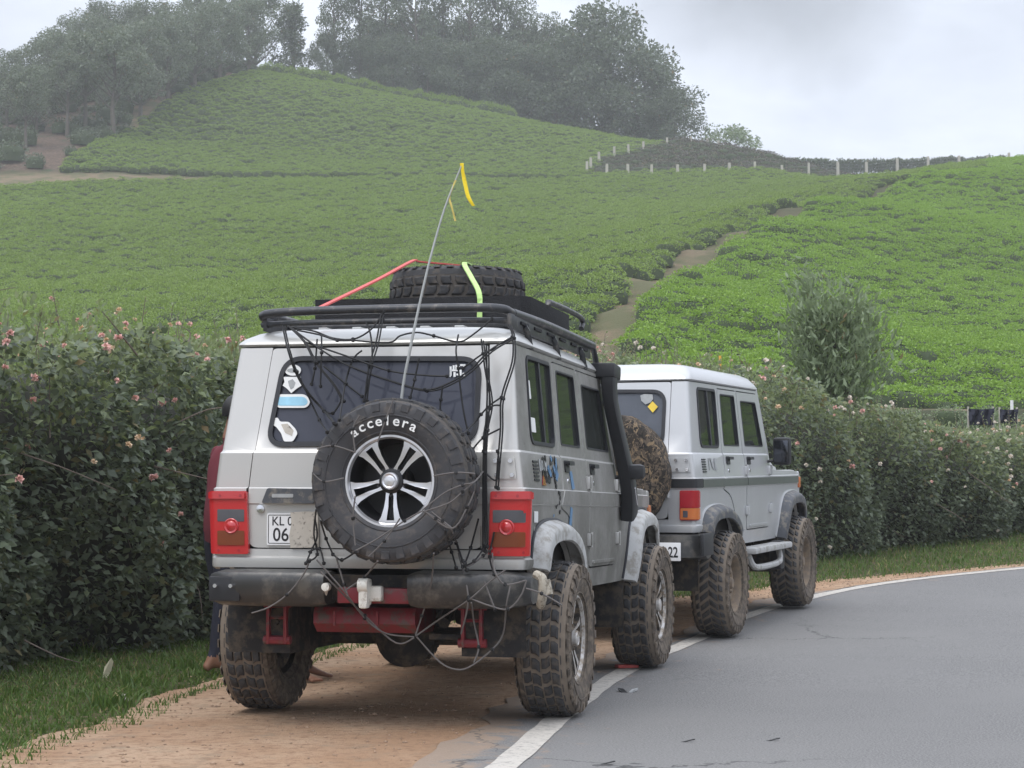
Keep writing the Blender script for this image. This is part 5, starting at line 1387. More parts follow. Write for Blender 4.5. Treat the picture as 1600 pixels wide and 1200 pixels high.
    for x, st in ((0, 0), (WB, steer)):
        wheel(root, T_, R_, C_, (x, -.79, TR), (0, rng.uniform(0, 6), st)); wheel(root, T_, R_, C_, (x, .765, TR), (0, rng.uniform(0, 6), PI + st))
    return root, B
class PartHolder:
    """stands in for a parent: parts built on it hang on the thing but sit in the raked body's frame"""
    def __init__(s, root, mat): s.root, s.mat = root, mat
_link0 = link
def link(name, data, parent=None, loc=None, rot=None):
    if isinstance(parent, PartHolder):
        o = _link0(name, data, parent.root); o.matrix_local = parent.mat
        if loc is not None or rot is not None:
            from mathutils import Euler
            o.matrix_local = parent.mat @ Matrix.Translation(Vector(loc or (0, 0, 0))) @ (Euler(rot or (0, 0, 0)).to_matrix().to_4x4())
        return o
    return _link0(name, data, parent, loc, rot)
# ------------------------------------------------------------------ the two jeeps
YAW1, P1 = .226, Vector((-.545, 10.713, 0)); P1.z = float(z_near(0, 10.9)) + .014
jeep, JB = build_suv(1, 'nearer dusty silver jeep with a roof rack, snorkel and netted spare wheel on its tailgate', P1, YAW1, .019, .004, -.014)
YAW2, P2 = .335, Vector((.822, 15.70, 0)); P2.z = float(z_near(0, 15.7)) + .012
jeep2, JB2 = build_suv(2, 'farther silver jeep ahead, bare roof, camouflage spare wheel cover and black wheel arches', P2, YAW2, .014, .024, .022)
bpy.context.view_layer.update()
MW1, MW2 = jeep.matrix_world @ JB.mat, jeep2.matrix_world @ JB2.mat
def pix(px, py, MW=None, X=None, Y=None, Z=None):
    """photo pixel -> point in a jeep's own frame on the plane X, Y or Z = const"""
    I = (MW1 if MW is None else MW).inverted(); o = I @ Vector((0, 0, CAM_H)); d = I.to_3x3() @ ray(px, py)
    i, c = (0, X) if X is not None else (1, Y) if Y is not None else (2, Z)
    return o + d * ((c - o[i]) / d[i])

# ---- spare wheel on the tailgate
SY, SZ, SX = -.205, 1.195, -1.00
sp = wheel(JB, T_SPARE, R_ALLOY, CAP, (SX + TW / 2 * .9, SY, SZ), (0, 0, 0), 'spare wheel with a clean silver five-spoke rim on the tailgate', drum=False)
sp.name = 'spare_wheel'
sp.matrix_local = JB.mat @ Matrix.Translation((-.955 + .02, SY, SZ)) @ Matrix.Rotation(-PI / 2, 4, 'Z') @ Matrix.Rotation(.0, 4, 'Y')
cr = MB(); cr.tube([(-.75, SY, SZ), (-.98, SY, SZ)], .07, 12); cr.box((-.765, SY, SZ), (.03, .36, .30)); cr.build('spare_wheel_carrier', M['under'], JB)
lt = MB()
W_ = TW / 2
for i, ch in enumerate('accelera'):
    a = math.radians(90 + 36 - i * 8.9)
    def fn(x, y, z, a=a):
        rr_ = .262 + y; t = a - x / .285
        return (rr_ * math.cos(t), -W_ * 1.018 - .006 + z * .1 + max(0, rr_ - .30) * .05, rr_ * math.sin(t))
    letters(lt, ch, fn, .068, .014, 0, 1.12)
# seen from behind, wheel-frame +X points to the vehicle's right
lt.build('sidewall_lettering', M['white'], sp, 0)

# ---- number plate with smudged half
tg1 = [o for o in jeep.children if o.name.startswith('tailgate')][0]
def rear_text(mb, s, y, z, size, off, bold=0.0, sx=1.0, mi=0):
    letters(mb, s, lambda a, b, c: (Xz(z) + off - c * .04, y - a, z + b), size, bold, mi, sx)
pl = MB(); pl.prism(rpoly([(.245, .885), (.245, 1.042), (.505, 1.042), (.505, .885)], .01), rear, -.014, -.002)
npl = pl.build('number_plate', M['plate'], tg1)
bd = MB(); bd.add([], [])
o_ = rpoly([(.252, .893), (.252, 1.034), (.498, 1.034), (.498, .893)], .008); i_ = offset_poly(o_, -.003)
panel(o_, [i_], rear, [], [], -.0155, -.013, bd)
rear_text(bd, 'KL 0', .425, .982, .062, -.0152, .008, .92); rear_text(bd, '06', .432, .906, .092, -.0152, .010, .92); rear_text(bd, "'", .355, .915, .07, -.0152)
bd.build('plate_lettering', M['ink'], npl, 0)
sm_ = MB(); sm_.prism([(.235, .876), (.240, 1.048), (.300, 1.052), (.382, 1.046), (.376, .99), (.388, .93), (.380, .872)], rear, -.019, -.0165)
sm_.build('plate_smudge', M['smudge'], npl, 0)
ct = MB(); rear_text(ct, '~', .405, 1.108, .05, -.036, .004); ct.prism(rpoly([(.36, 1.118), (.36, 1.136), (.47, 1.136), (.47, 1.118)], .006), rear, -.0375, -.034); ct.build('handle_emblem', M['grey'], tg1, 0)

def pixrear(px, py, MW=None):
    X = -.72
    for _ in range(6): p = pix(px, py, MW, X=X); X = Xz(p.z)
    return p
# ---- stickers on the rear window
def sticker(name, pts, mat, MW, X=-.752, parent=None, Yp=None, th=.003, ref=None):
    """flat sticker outlined in photo pixels, laid on the glass"""
    q = [pixrear(px, py, MW) for px, py in pts]; off = X + .74
    mb = MB(); n = len(q)
    if Yp is None: f2 = lambda u, v, d: (Xz(v) + off - d, u, v); poly = [(p.y, p.z) for p in q]
    else: f2 = lambda u, v, d: (u, Yp + (d if Yp > 0 else -d), v); poly = [(p.x, p.z) for p in q]
    mb.prism(poly, f2, 0, th); return mb.build(name, mat, parent, 0)
z1 = lambda x, y: (310 + x / 2.856, 460 + y / 2.856)
zq = lambda x, y: (400 + x / 3.4286, 540 + y / 3.4286)
XG = -.746
def ell(cx, cy, rx, ry, n=20): return [(cx + rx * math.cos(2 * PI * k / n), cy + ry * math.sin(2 * PI * k / n)) for k in range(n)]
s1 = sticker('window_sticker', [zq(*p) for p in ell(200, 132, 44, 30)], M['white'], None, XG, tg1)
sticker('sticker_print', [zq(*p) for p in ell(200, 134, 30, 12)], M['grey'], None, XG - .003, s1, th=.0015)
s2 = sticker('window_sticker', [zq(*p) for p in [(150, 168), (242, 168), (238, 195), (246, 215), (225, 228), (192, 255), (170, 232), (146, 214), (156, 195)]], M['white'], None, XG, tg1)
sticker('sticker_print', [zq(*p) for p in [(175, 190), (200, 180), (215, 200), (205, 226), (190, 236), (180, 215)]], M['grey'], None, XG - .003, s2, th=.0015)
s3 = sticker('window_sticker', rpoly([zq(102, 262), zq(268, 260), zq(296, 300), zq(275, 334), zq(118, 334), zq(100, 300)], 7), M['white'], None, XG, tg1)
sticker('sticker_print', rpoly([zq(112, 276), zq(262, 274), zq(284, 300), zq(268, 322), zq(122, 322), zq(110, 300)], 5), M['ltblue'], None, XG - .003, s3, th=.0015)
s4 = sticker('window_sticker', rpoly([zq(84, 398), zq(118, 384), zq(132, 408), zq(178, 408), zq(214, 446), zq(226, 470), zq(214, 492), zq(200, 514), zq(152, 514), zq(138, 470), zq(108, 432), zq(90, 428)], 3), M['white'], None, XG, tg1)
sticker('sticker_print', [zq(*p) for p in [(138, 422), (172, 418), (205, 455), (196, 484), (160, 468)]], M['smudge'], None, XG - .003, s4, th=.0015)
s5 = MB()
for x, y, w, h in [(1040, 112, 10, 50), (1056, 106, 10, 22), (1052, 128, 34, 10), (1070, 104, 10, 30), (1086, 112, 8, 30), (1096, 100, 28, 10), (1110, 104, 8, 26), (1060, 142, 12, 26), (1076, 150, 16, 10), (1094, 138, 10, 26), (1108, 146, 14, 18), (1040, 128, 6, 40), (1084, 130, 20, 8)]:
    q = [pixrear(*zq(*p)) for p in [(x, y), (x + w, y), (x + w, y + h), (x, y + h)]]
    s5.prism([(p.y, p.z) for p in q], lambda u, v, d: (Xz(v) + XG + .74 - d, u, v), 0, .003)
s5.build('window_sticker', M['white'], tg1, 0)

# ---- graphics on the flank
fr_ = skin(-1)
def flank(name, polys, mat, d=-.006, root=JB):
    mb = MB()
    for p in polys: mb.prism(p, fr_, d, d + .003)
    o = mb.build(name, mat, root, 0)
    return tag(o, kind='stuff') if name == 'flank_graphic' else o
r5 = random.Random(4)
def splat(x0, x1, z0, z1, n, s):
    out = []
    for _ in range(n):
        cx, cz = r5.uniform(x0, x1), r5.uniform(z0, z1); k = r5.randint(5, 8)
        out.append([(cx + s * r5.uniform(.4, 1.5) * math.cos(6.283 * j / k), cz + s * r5.uniform(.4, 1.3) * math.sin(6.283 * j / k)) for j in range(k)])
    return out
flank('flank_graphic', splat(-.34, .08, 1.20, 1.325, 26, .02) + splat(-.2, .1, 1.0, 1.2, 8, .012), M['ink'])
flank('flank_graphic', splat(-.20, .10, 1.24, 1.325, 7, .022) + splat(-.40, .0, .93, 1.06, 3, .008) + [[(.0, 1.22), (.05, 1.33), (.07, 1.33), (.04, 1.21)]], M['blue'], -.0075)
flank('flank_graphic', [[(.40, 1.17), (.47, 1.18), (.44, 1.27), (.38, 1.27)], [(.30, .93), (.36, .93), (.40, 1.07), (.35, 1.08)]], M['blue'], -.0085)
flank('badge', [[(-.36, 1.255), (-.36, 1.315), (-.335, 1.315), (-.335, 1.255)], [(-.32, 1.26), (-.30, 1.31), (-.27, 1.31), (-.25, 1.26), (-.27, 1.26), (-.285, 1.285), (-.30, 1.26)], [(-.23, 1.26), (-.23, 1.31), (-.19, 1.31), (-.19, 1.26)]], M['grey'])
flank('emblem', [[(-.335, 1.185), (-.245, 1.185), (-.29, 1.245)]], M['lensdeep'])
flank('fuel_flap_label', [rpoly([(-.54, 1.0), (-.54, 1.055), (-.46, 1.055), (-.46, 1.0)], .008)], M['plate'])
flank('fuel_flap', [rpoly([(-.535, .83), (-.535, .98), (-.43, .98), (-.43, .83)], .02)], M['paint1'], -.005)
q1 = MB()
for (px, py, w, h) in ((828, 608, 9, 28), (831, 664, 7, 22)):
    c = pix(px, py, None, Y=-.735); d_ = .05
    yy = lambda z: -(Wz(z) - .008) - .003
    q1.prism(rpoly([(c.x - d_, c.z - h / 600), (c.x - d_, c.z + h / 600), (c.x + d_, c.z + h / 600), (c.x + d_, c.z - h / 600)], .01), lambda u, v, d: (u, yy(v) - d, v), 0, .002)
q1.build('window_sticker', M['white'], [o for o in jeep.children if o.name.startswith('quarter_window')][0], 0)

# ---- rear bumper, tow gear, tank
def bar(y0, y1, name, xb=-.90):
    mb = MB(); sec = [(-.02, .757), (.10, .770), (.16, .765), (.16, .60), (.03, .592), (-.005, .612), (-.03, .66), (-.034, .715), (-.03, .745)]
    ys = np.linspace(y0, y1, 14); rings = []
    for y in ys:
        e = max(0, abs(y) - .58) / .22; inn = min(abs(y - y0), abs(y - y1)); k = 1 - .10 * max(0, 1 - inn / .03)
        rings.append([(xb + x + .13 * e ** 2.0, y, .68 + (z - .68) * k * (1 - .10 * e ** 2)) for x, z in sec])
    n = len(sec); vs = [v for r_ in rings for v in r_]
    mb.add(vs, [(i * n + j, i * n + (j + 1) % n, (i + 1) * n + (j + 1) % n, (i + 1) * n + j) for i in range(len(ys) - 1) for j in range(n)] + [tuple(range(n)), tuple(range(len(vs) - n, len(vs)))[::-1]])
    return mb.build(name, M['bumper'], JB, 40)
b1 = bar(.155, .765, 'rear_bumper'); b2 = bar(-.825, -.262, 'rear_bumper')
ec = MB(); ec.rbox((-.918, .66, .675), (.02, .16, .12), .008); ec.build('bumper_end_cap', M['black'], b1)
bt = MB()
for y, z in ((.70, .69), (.62, .69)): bt.tube([(-.95, y, z), (-.925, y, z)], .010, 8)
bt.build('bumper_bolt', M['chrome'], b1)
cx = MB(); cx.box((-.74, -.05, .685), (.10, 1.2, .12)); cx.build('bumper_beam', M['under'], JB)
rb_ = MB(); rb_.rbox((-.82, -.075, .648), (.10, .36, .075), .008); rb_.build('tow_bar', M['redmetal'], JB)
hk = MB(); hk.rbox((-.90, -.09, .66), (.05, .085, .075), .012); hk.rbox((-.93, -.055, .668), (.09, .05, .13), .02)
hk.lathe([(-.02, .015), (-.024, .034), (.024, .034), (.02, .015)], 16, 'Y', (-.955, -.055, .70), closed=True); hk.rbox((-.945, -.055, .615), (.06, .045, .05), .015); hk.build('tow_hook', M['cream'], JB)
kn = MB(); kn.tube([(-.88, .165, .655), (-.93, .14, .69)], .014, 8); kn.lathe([(-.02, .001), (-.018, .02), (.018, .02), (.02, .001)], 12, 'X', (-.93, .14, .69)); kn.build('tow_pin', M['cream'], JB)
tk = MB(); sec = [(-.62, .58), (-.64, .55), (-.64, .50), (-.58, .455), (-.30, .45), (-.25, .50), (-.25, .60), (-.5, .60)]
tk.prism(sec, lambda u, v, d: (u, .30 - d, v), 0, .52)
for y in (.19, -.03): tk.box((-.643, y, .525), (.012, .012, .07))
tk.build('under_guard', M['redmetal'], JB)
tk2 = MB(); tk2.rbox((-.42, -.42, .44), (.3, .3, .03), .01); tk2.build('silencer_bracket', M['under'], JB)
ty = MB(); ty.tube(catmull([(-.80, -.86, .755), (-.83, -.895, .74), (-.83, -.90, .69), (-.81, -.89, .635), (-.77, -.875, .61)], 4), .022, 8); ty.tube([(-.81, -.90, .73), (-.81, -.915, .66)], .03, 8); ty.build('tow_shackle', simple('tan_webbing', (.42, .38, .31), .8, 0, .25, 20, dirt=(.2, .17, .13), damt=.35), b2)

# ---- snorkel and bonnet-side intake
sn = MB()
path = [(1.96, -.835, 1.03), (1.90, -.845, 1.17), (1.80, -.830, 1.36), (1.63, -.79, 1.66), (1.60, -.780, 1.78), (1.60, -.78, 1.88)]
rings = []; wd = [(.085, .044), (.08, .042), (.072, .040), (.07, .038), (.072, .040), (.078, .042)]
P_ = catmull(path, 5); n = 12
for i, p in enumerate(P_):
    t = (P_[min(i + 1, len(P_) - 1)] - P_[max(i - 1, 0)]).normalized(); a = np.interp(i / (len(P_) - 1), np.linspace(0, 1, 6), [w[0] for w in wd]); b = np.interp(i / (len(P_) - 1), np.linspace(0, 1, 6), [w[1] for w in wd])
    ux = Vector((1, 0, 0)); ux = (ux - t * t.x).normalized(); uy = t.cross(ux)
    rings.append([p + ux * a * math.copysign(abs(math.cos(2 * PI * j / n)) ** .38, math.cos(2 * PI * j / n)) + uy * b * math.copysign(abs(math.sin(2 * PI * j / n)) ** .38, math.sin(2 * PI * j / n)) for j in range(n)])
vs = [v for r_ in rings for v in r_]
sn.add(vs, [(i * n + j, i * n + (j + 1) % n, (i + 1) * n + (j + 1) % n, (i + 1) * n + j) for i in range(len(rings) - 1) for j in range(n)] + [tuple(range(n)), tuple(range(len(vs) - n, len(vs)))[::-1]])
snk = sn.build('snorkel', M['black'], JB, 50)
MB().rbox((1.63, -.75, 1.885), (.22, .15, .085), .014, M=Matrix.Rotation(.05, 3, 'Y')).build('snorkel_head', M['black'], snk)
st = MB(); st.rbox((1.66, -.73, 1.70), (.03, .12, .03), .006); st.rbox((1.62, -.72, 1.80), (.03, .10, .03), .006); st.tube([(1.86, -.885, 1.20), (1.94, -.885, 1.10)], .008, 6); st.build('snorkel_bracket', M['chrome'], snk)

# ---- roof rack
rk = link('roof_rack', None, JB); rk.empty_display_size = .1
class Sub:  # parts of the rack, one level down
    pass
def rpart(name, mb, mat): return mb.build(name, mat, rk, 40)
RX0, RX1, RYH, RZ = -.64, 1.55, .685, 2.035
def tube_part(name, pts, r, seg=4): mb = MB(); mb.tube(catmull(pts, seg), r, 10); return rpart(name, mb, M['rack'])
tube_part('rear_rail', [(RX0 + .16, .62, RZ - .012), (RX0 + .02, .57, RZ + .004), (RX0, .3, RZ + .014), (RX0, -.3, RZ + .016), (RX0 + .02, -RYH + .07, RZ + .012), (RX0 + .16, -RYH + .02, RZ)], .022)
tube_part('lower_rail', [(RX0 + .08, .61, RZ - .045), (RX0, .3, RZ - .045), (RX0, -.3, RZ - .045), (RX0 + .08, -RYH + .02, RZ - .045)], .016)
for sg, RYH in ((-1, .685), (1, .60)):
    tube_part('side_rail', [(RX0 + .16, sg * (RYH - .02), RZ), (.3, sg * RYH, RZ + .004), (RX1, sg * RYH, RZ)], .024)
    mb = MB(); mb.rbox((.46, sg * (RYH - .012), RZ - .045), (2.1, .02, .07), .006); rpart('side_plate', mb, M['rack'])
    for x in (-.30, .02, .34, .66, .98, 1.30): rpart('side_plate_slot', MB().rbox((x, sg * (RYH + .002), RZ - .04), (.16, .012, .016), .004), M['rackbox'])
    for x in (-.30, .40, 1.15):
        mb = MB(); mb.tube([(x, sg * RYH, RZ - .05), (x + .03, sg * (RYH + .01), 1.96), (x + .06, sg * (RYH + .015), 1.888)], [.018, .018, .022], 6); mb.rbox((x + .06, sg * (RYH + .006), 1.885), (.08, .05, .03), .008); rpart('rack_foot', mb, M['rack'])
    tube_part('front_stay', [(RX1, sg * RYH, RZ), (RX1 + .10, sg * RYH, 1.97), (RX1 + .14, sg * RYH, 1.89)], .018)
tube_part('front_rail', [(RX1, RYH, RZ), (RX1, 0, RZ), (RX1, -RYH, RZ)], .022)
for x in (-.25, .2, .65, 1.1): tube_part('cross_bar', [(x, RYH, RZ - .03), (x, 0, RZ - .03), (x, -RYH, RZ - .03)], .014)
tube_part('upper_rail', [(.45, -.655, 2.17), (.50, -.655, 2.185), (1.34, -.655, 2.185), (1.36, -.655, 2.12)], .016)

# ---- whip aerial
an = MB(); pts = [pix(626, 700, None, X=-.80), pix(628, 618, None, X=-.80), pix(642, 540, None, X=-.80), pix(655, 478, None, X=-.79), pix(672, 405, None, X=-.78), pix(695, 325, None, X=-.76), pix(722, 257, None, X=-.74)]
an.tube(catmull(pts, 5), np.linspace(.009, .004, 31), 8); ant = an.build('whip_aerial', M['antenna'], JB, 60)
bs = MB(); b0 = pts[0]; bs.tube([b0 - Vector((0, 0, .06)), b0 + Vector((0, 0, .03))], .018, 10); bs.box((b0.x + .03, b0.y, b0.z - .05), (.10, .04, .012)); bs.build('aerial_base', M['black'], ant)
def ribbon_strip(name, pxs, X, w, mat, parent, MW=None):
    P = catmull([pix(a, b, MW, X=X) for a, b in pxs], 4); mb = MB(); vs = []
    for i, p in enumerate(P):
        tw = .5 * math.sin(i * .5); vs += [p + Vector((.4 * w * math.sin(tw), w * .5 * math.cos(tw), 0)), p - Vector((.4 * w * math.sin(tw), w * .5 * math.cos(tw), 0)), p - Vector((-.002, w * .5 * math.cos(tw), 0)) - Vector((.4 * w * math.sin(tw), 0, 0)), p + Vector((.002, w * .5 * math.cos(tw), 0)) + Vector((.4 * w * math.sin(tw), 0, 0))]
    mb.add(vs, [(i * 4 + j, i * 4 + (j + 1) % 4, i * 4 + 4 + (j + 1) % 4, i * 4 + 4 + j) for i in range(len(P) - 1) for j in range(4)] + [(0, 1, 2, 3), tuple(len(vs) - 4 + j for j in range(4))]); return mb.build(name, mat, parent, 0)
def world_obj(o, MW):
    o.matrix_world = MW; return o
zr = lambda x, y: (390 + x / 3.019, 240 + y / 3.019)
tag(world_obj(ribbon_strip('ribbon', [zr(1000, 45), zr(1006, 90), zr(1018, 150), zr(1032, 205), zr(1056, 247)], -.745, .020, M['ribbon'], None), MW1), 'yellow ribbon tied at the tip of the whip aerial', 'ribbon', 'ribbons on the aerial')
tag(world_obj(ribbon_strip('ribbon', [zr(972, 125), zr(955, 165), zr(942, 205), zr(950, 240), zr(962, 285), zr(970, 318)], -.755, .010, simple('faded_ribbon', (.62, .50, .14), .7), None), MW1), 'thin faded ribbon tied lower down the whip aerial', 'ribbon', 'ribbons on the aerial')

# ---- load on the rack: black foam box, tyre, straps
bx = thing('luggage_tray', 'flat black foam tray lying on the roof rack round the tyre', 'tray'); bx.matrix_world = MW1
b_ = MB()
sec = [(-.06, 2.06), (-.06, 2.20), (.02, 2.235), (1.60, 2.245), (1.66, 2.20), (1.66, 2.06)]
lp = [(.42, .66, 0), (.42, -.50, 0), (.50, -.545, 0), (1.55, -.545, 0), (1.62, -.47, 0), (1.62, .58, 0), (1.55, .66, 0)]
lp2 = [(x, y) for x, y, _ in lp]
panel(lp2, [offset_poly(lp2, -.09)], lambda u, v, d: (u, v, 2.07 + d), [], [], 0, .15, b_); b_.build('tray_wall', M['rackbox'], bx, 30)
ld = MB(); ld.prism(offset_poly(lp2, -.02), lambda u, v, d: (u, v, d), 2.045, 2.085); ld.build('tray_floor', M['rackbox'], bx, 30)
T_ROOF = tyre_mesh('mt', M['rubber'], 'spare_tyre')
for T__ in (T_ROOF, T_SPARE): T__.materials[1] = simple('tyre_groove_dark', (.085, .075, .066), .95, 0, .3, 25)
rt = link('spare_tyre', T_ROOF); tag(rt, 'mud tyre lying flat on top of the black box on the roof rack', 'tyre')
tp = pix(715, 432, None, X=1.12)
rt.matrix_world = MW1 @ Matrix.Translation((1.12, tp.y, 2.087 + .34 * .52)) @ Matrix.Rotation(PI / 2, 4, 'X') @ Matrix.Diagonal((1, 1.24, 1, 1))
YT = tp.y
ty_c = Vector((1.12, YT, 0)); zt = 2.087 + .34 * 1.04
red = [pix(497, 482, None, X=-.45), pix(590, 437, None, X=.45), pix(644, 408, None, X=.98)]
red[-1].z = max(red[-1].z, zt + .006); red.append(Vector((1.04, red[-1].y - .03, red[-1].z + .002))); red.append(Vector((1.25, YT + .02, red[-1].z)))
def strap(name, pts, w, mat, label):
    mb = MB(); P = catmull(pts, 5); vs = []
    for i, p in enumerate(P):
        t = (P[min(i + 1, len(P) - 1)] - P[max(i - 1, 0)]).normalized(); s_ = t.cross(Vector((0, 0, 1)))
        if s_.length < .25: s_ = Vector((0, 1, 0))
        s_ = s_ - t * s_.dot(t); s_.normalize(); n_ = s_.cross(t) * .004; s_ = s_ * w / 2
        vs += [p - s_ + n_, p + s_ + n_, p + s_ - n_, p - s_ - n_]
    mb.add(vs, [(i * 4 + j, i * 4 + (j + 1) % 4, i * 4 + 4 + (j + 1) % 4, i * 4 + 4 + j) for i in range(len(P) - 1) for j in range(4)] + [(0, 1, 2, 3), tuple(len(vs) - 4 + j for j in range(4))])
    return tag(world_obj(mb.build(name, mat, None, 0), MW1), label, 'strap', 'straps on the roof load')
strap('tie_down_strap', red, .028, M['strapred'], 'faded red strap stretched from the rack up over the roof tyre')
gx = pix(725, 406, None, X=.715); gb = pix(748, 478, None, X=.40)
strap('tie_down_strap', [Vector((1.1, gx.y + .03, zt + .012)), Vector((.80, gx.y + .01, zt + .012)), Vector((.735, gx.y, zt - .012)), Vector((.56, gx.y * .5 + gb.y * .5, zt * .5 + 1.12)), Vector((.41, gb.y, 2.232)), Vector((.40, gb.y - .005, 2.10))], .028, M['strapgreen'], 'lime green strap running down from the roof tyre over the tray')

# ---- elastic cargo net hanging from the rack over the tailgate and spare
zu = lambda x, y: (310 + x / 2.4615, 840 + y / 2.4615)
def netpt(px, py):
    ins = math.hypot(px - 616, py - 752) < 131
    if py < 500: X = -.66
    elif py < 545: X = -.66 - .12 * (py - 500) / 45
    elif ins: X = -1.128
    elif py < 870: X = -.80
    elif py < 960: X = -.955
    else: X = -.82
    return pix(px, py, None, X=X)
S1 = [[(375, 140), (388, 200), (400, 250), (430, 340), (480, 430), (560, 520), (605, 575)], [(400, 140), (470, 210), (520, 300), (600, 400), (640, 470)], [(430, 150), (520, 165), (600, 195), (690, 200), (760, 165), (800, 120), (830, 75)],
      [(440, 160), (540, 180), (620, 205), (690, 205)], [(550, 180), (550, 260), (545, 410)], [(745, 120), (768, 180), (775, 300), (748, 440), (740, 475)], [(815, 85), (795, 205), (762, 320), (742, 470)],
      [(400, 140), (560, 255), (690, 325), (860, 385), (1010, 425), (1120, 395), (1220, 330), (1300, 250), (1400, 190)], [(470, 210), (690, 285), (850, 340), (1000, 360), (1110, 365)], [(730, 250), (690, 290), (655, 400), (630, 560)],
      [(690, 205), (850, 215), (900, 185), (975, 170), (1050, 185), (1160, 212), (1225, 180), (1310, 110)], [(1160, 180), (1150, 250), (1160, 330), (1180, 500), (1205, 620)], [(1385, 135), (1402, 190), (1400, 300), (1352, 460), (1348, 600), (1335, 760), (1328, 860)],
      [(1262, 200), (1280, 340), (1302, 480), (1282, 600), (1275, 780), (1280, 1120)], [(1285, 225), (1288, 500), (1272, 700), (1270, 1140)], [(1350, 460), (1300, 495), (1262, 535), (1230, 575), (1180, 625)], [(1345, 600), (1270, 640), (1225, 690)], [(1402, 190), (1340, 235), (1270, 265), (1180, 330)],
      [(1350, 495), (1300, 510), (1270, 640)], [(985, 285), (965, 380), (945, 460)], [(1090, 410), (1082, 470), (1078, 520)], [(560, 320), (660, 400), (730, 455)], [(530, 200), (520, 330), (505, 400)], [(640, 470), (600, 530), (560, 520)], [(480, 430), (540, 560), (575, 615)], [(1275, 790), (1330, 830), (1340, 740), (1335, 700)],
      [(520, 1000), (530, 1080), (500, 1150), (480, 1200)], [(545, 1010), (570, 1090), (600, 1160)], [(525, 960), (515, 1070), (530, 1160), (495, 1190)], [(600, 1160), (640, 1185), (700, 1150)], [(490, 1150), (540, 1135), (560, 1200)], [(1275, 1130), (1230, 1190), (1180, 1215)], [(1150, 1100), (1180, 1190), (1200, 1230)], [(1250, 1000), (1215, 1130), (1190, 1200)], [(1320, 1060), (1300, 1170), (1320, 1250)], [(1100, 1050), (1130, 1150), (1150, 1220)]]
S2 = [[(1000, 962), (1100, 885), (1180, 850), (1230, 838), (1270, 790)], [(1010, 968), (1120, 930), (1180, 880), (1225, 845)], [(1005, 965), (1130, 1045), (1200, 950), (1232, 880)], [(1130, 1048), (1150, 1110), (1165, 1160)], [(690, 1150), (800, 1090), (920, 1010), (1002, 965)], [(512, 800), (560, 835), (650, 820)], [(530, 690), (600, 675), (700, 705)], [(700, 705), (690, 600), (720, 540)], [(870, 470), (835, 560), (800, 660)], [(700, 1120), (690, 1000), (700, 900)], [(1010, 968), (1060, 1000), (1130, 1045)], [(1050, 810), (1150, 795), (1235, 800)], [(760, 1170), (830, 1100), (900, 1000)], [(1040, 970), (1090, 1010), (1130, 1042)]]
S3 = [[(430, 80), (405, 140), (340, 220), (270, 268), (205, 290)], [(455, 85), (560, 205), (640, 310), (720, 368), (830, 382)], [(530, 75), (560, 180), (575, 225)], [(470, 130), (520, 180), (640, 300), (760, 405), (830, 385)], [(835, 380), (930, 312), (1040, 240), (1120, 170), (1180, 125)], [(840, 382), (930, 480), (1000, 508), (1055, 490), (1130, 430), (1172, 370), (1185, 260), (1200, 185)],
      [(1040, 232), (1120, 262), (1190, 275), (1240, 225), (1262, 165)], [(1000, 60), (1038, 230), (1010, 370)], [(1000, 40), (1030, 110), (1095, 70), (1130, 40)], [(905, 60), (895, 180), (860, 300), (835, 375)], [(690, 90), (640, 150), (570, 200)], [(1130, 60), (1140, 130), (1180, 180), (1260, 165)], [(1100, 170), (1140, 275)], [(1050, 250), (1060, 330), (1078, 420), (1060, 480)], [(1260, 195), (1320, 215), (1400, 260)]]
nm, kn_ = MB(), MB()
def strands(S, f, r, mi):
    for s in S:
        P = catmull([netpt(*f(*p)) for p in s], 5); nm.tube(P, r, 5, mi)
        for p in ((s[len(s) // 2], s[-1]) if mi == 0 else (s[len(s) // 2],)):
            c = netpt(*f(*p)); kn_.lathe([(-.010, .001), (-.006, .009), (.006, .009), (.010, .001)], 6, 'Z', c)
strands(S1, z1, .0046, 0); strands(S1[:2] + S1[6:8] + S1[12:15], lambda x, y: z1(x + 10, y + 6), .0042, 0); strands(S2, z1, .004, 1); strands(S3, zu, .0044, 1)
net = thing('cargo_net', 'tangled black elastic cargo net hung from the rack over the tailgate and spare wheel', 'net'); net.matrix_world = MW1
nm.build('net_cords', [M['net'], M['rope']], net, 60); tag(kn_.build('net_knots', M['net'], net, 60), kind='stuff')

# ---- farther jeep: spare with camouflage cover, bumper, steps, plate
tg2 = [o for o in jeep2.children if o.name.startswith('tailgate')][0]
cv = MB(); R2 = .43
cv.lathe([(-.75, R2 - .03), (-.77, R2), (-.97, R2 + .004), (-1.0, R2 - .02), (-1.015, R2 - .10), (-1.012, .2), (-1.01, .001)], 56, 'X', (0, -.19, 1.20))
for i, v in enumerate(cv.v):
    a = math.atan2(v[2] - 1.2, v[1] + .19); k = 1 + .012 * math.sin(9 * a + 20 * v[0]) + .008 * math.sin(17 * a)
    cv.v[i] = (v[0] + .006 * math.sin(7 * a + v[1] * 15), -.19 + (v[1] + .19) * k, 1.2 + (v[2] - 1.2) * k)
cv.build('spare_wheel_cover', M['camo'], JB2, 50)
b = MB(); ys = np.linspace(-.86, .86, 18); sec = [(0, .755), (.13, .765), (.13, .60), (.04, .585), (-.01, .60)]; rings = [[(-.87 + x + .16 * max(0, (abs(y) - .66) / .2) ** 2, y, z) for x, z in sec] for y in ys]; n = 5
b.add([v for r_ in rings for v in r_], [(i * n + j, i * n + (j + 1) % n, (i + 1) * n + (j + 1) % n, (i + 1) * n + j) for i in range(17) for j in range(n)] + [tuple(range(n)), tuple(range(85, 90))[::-1]])
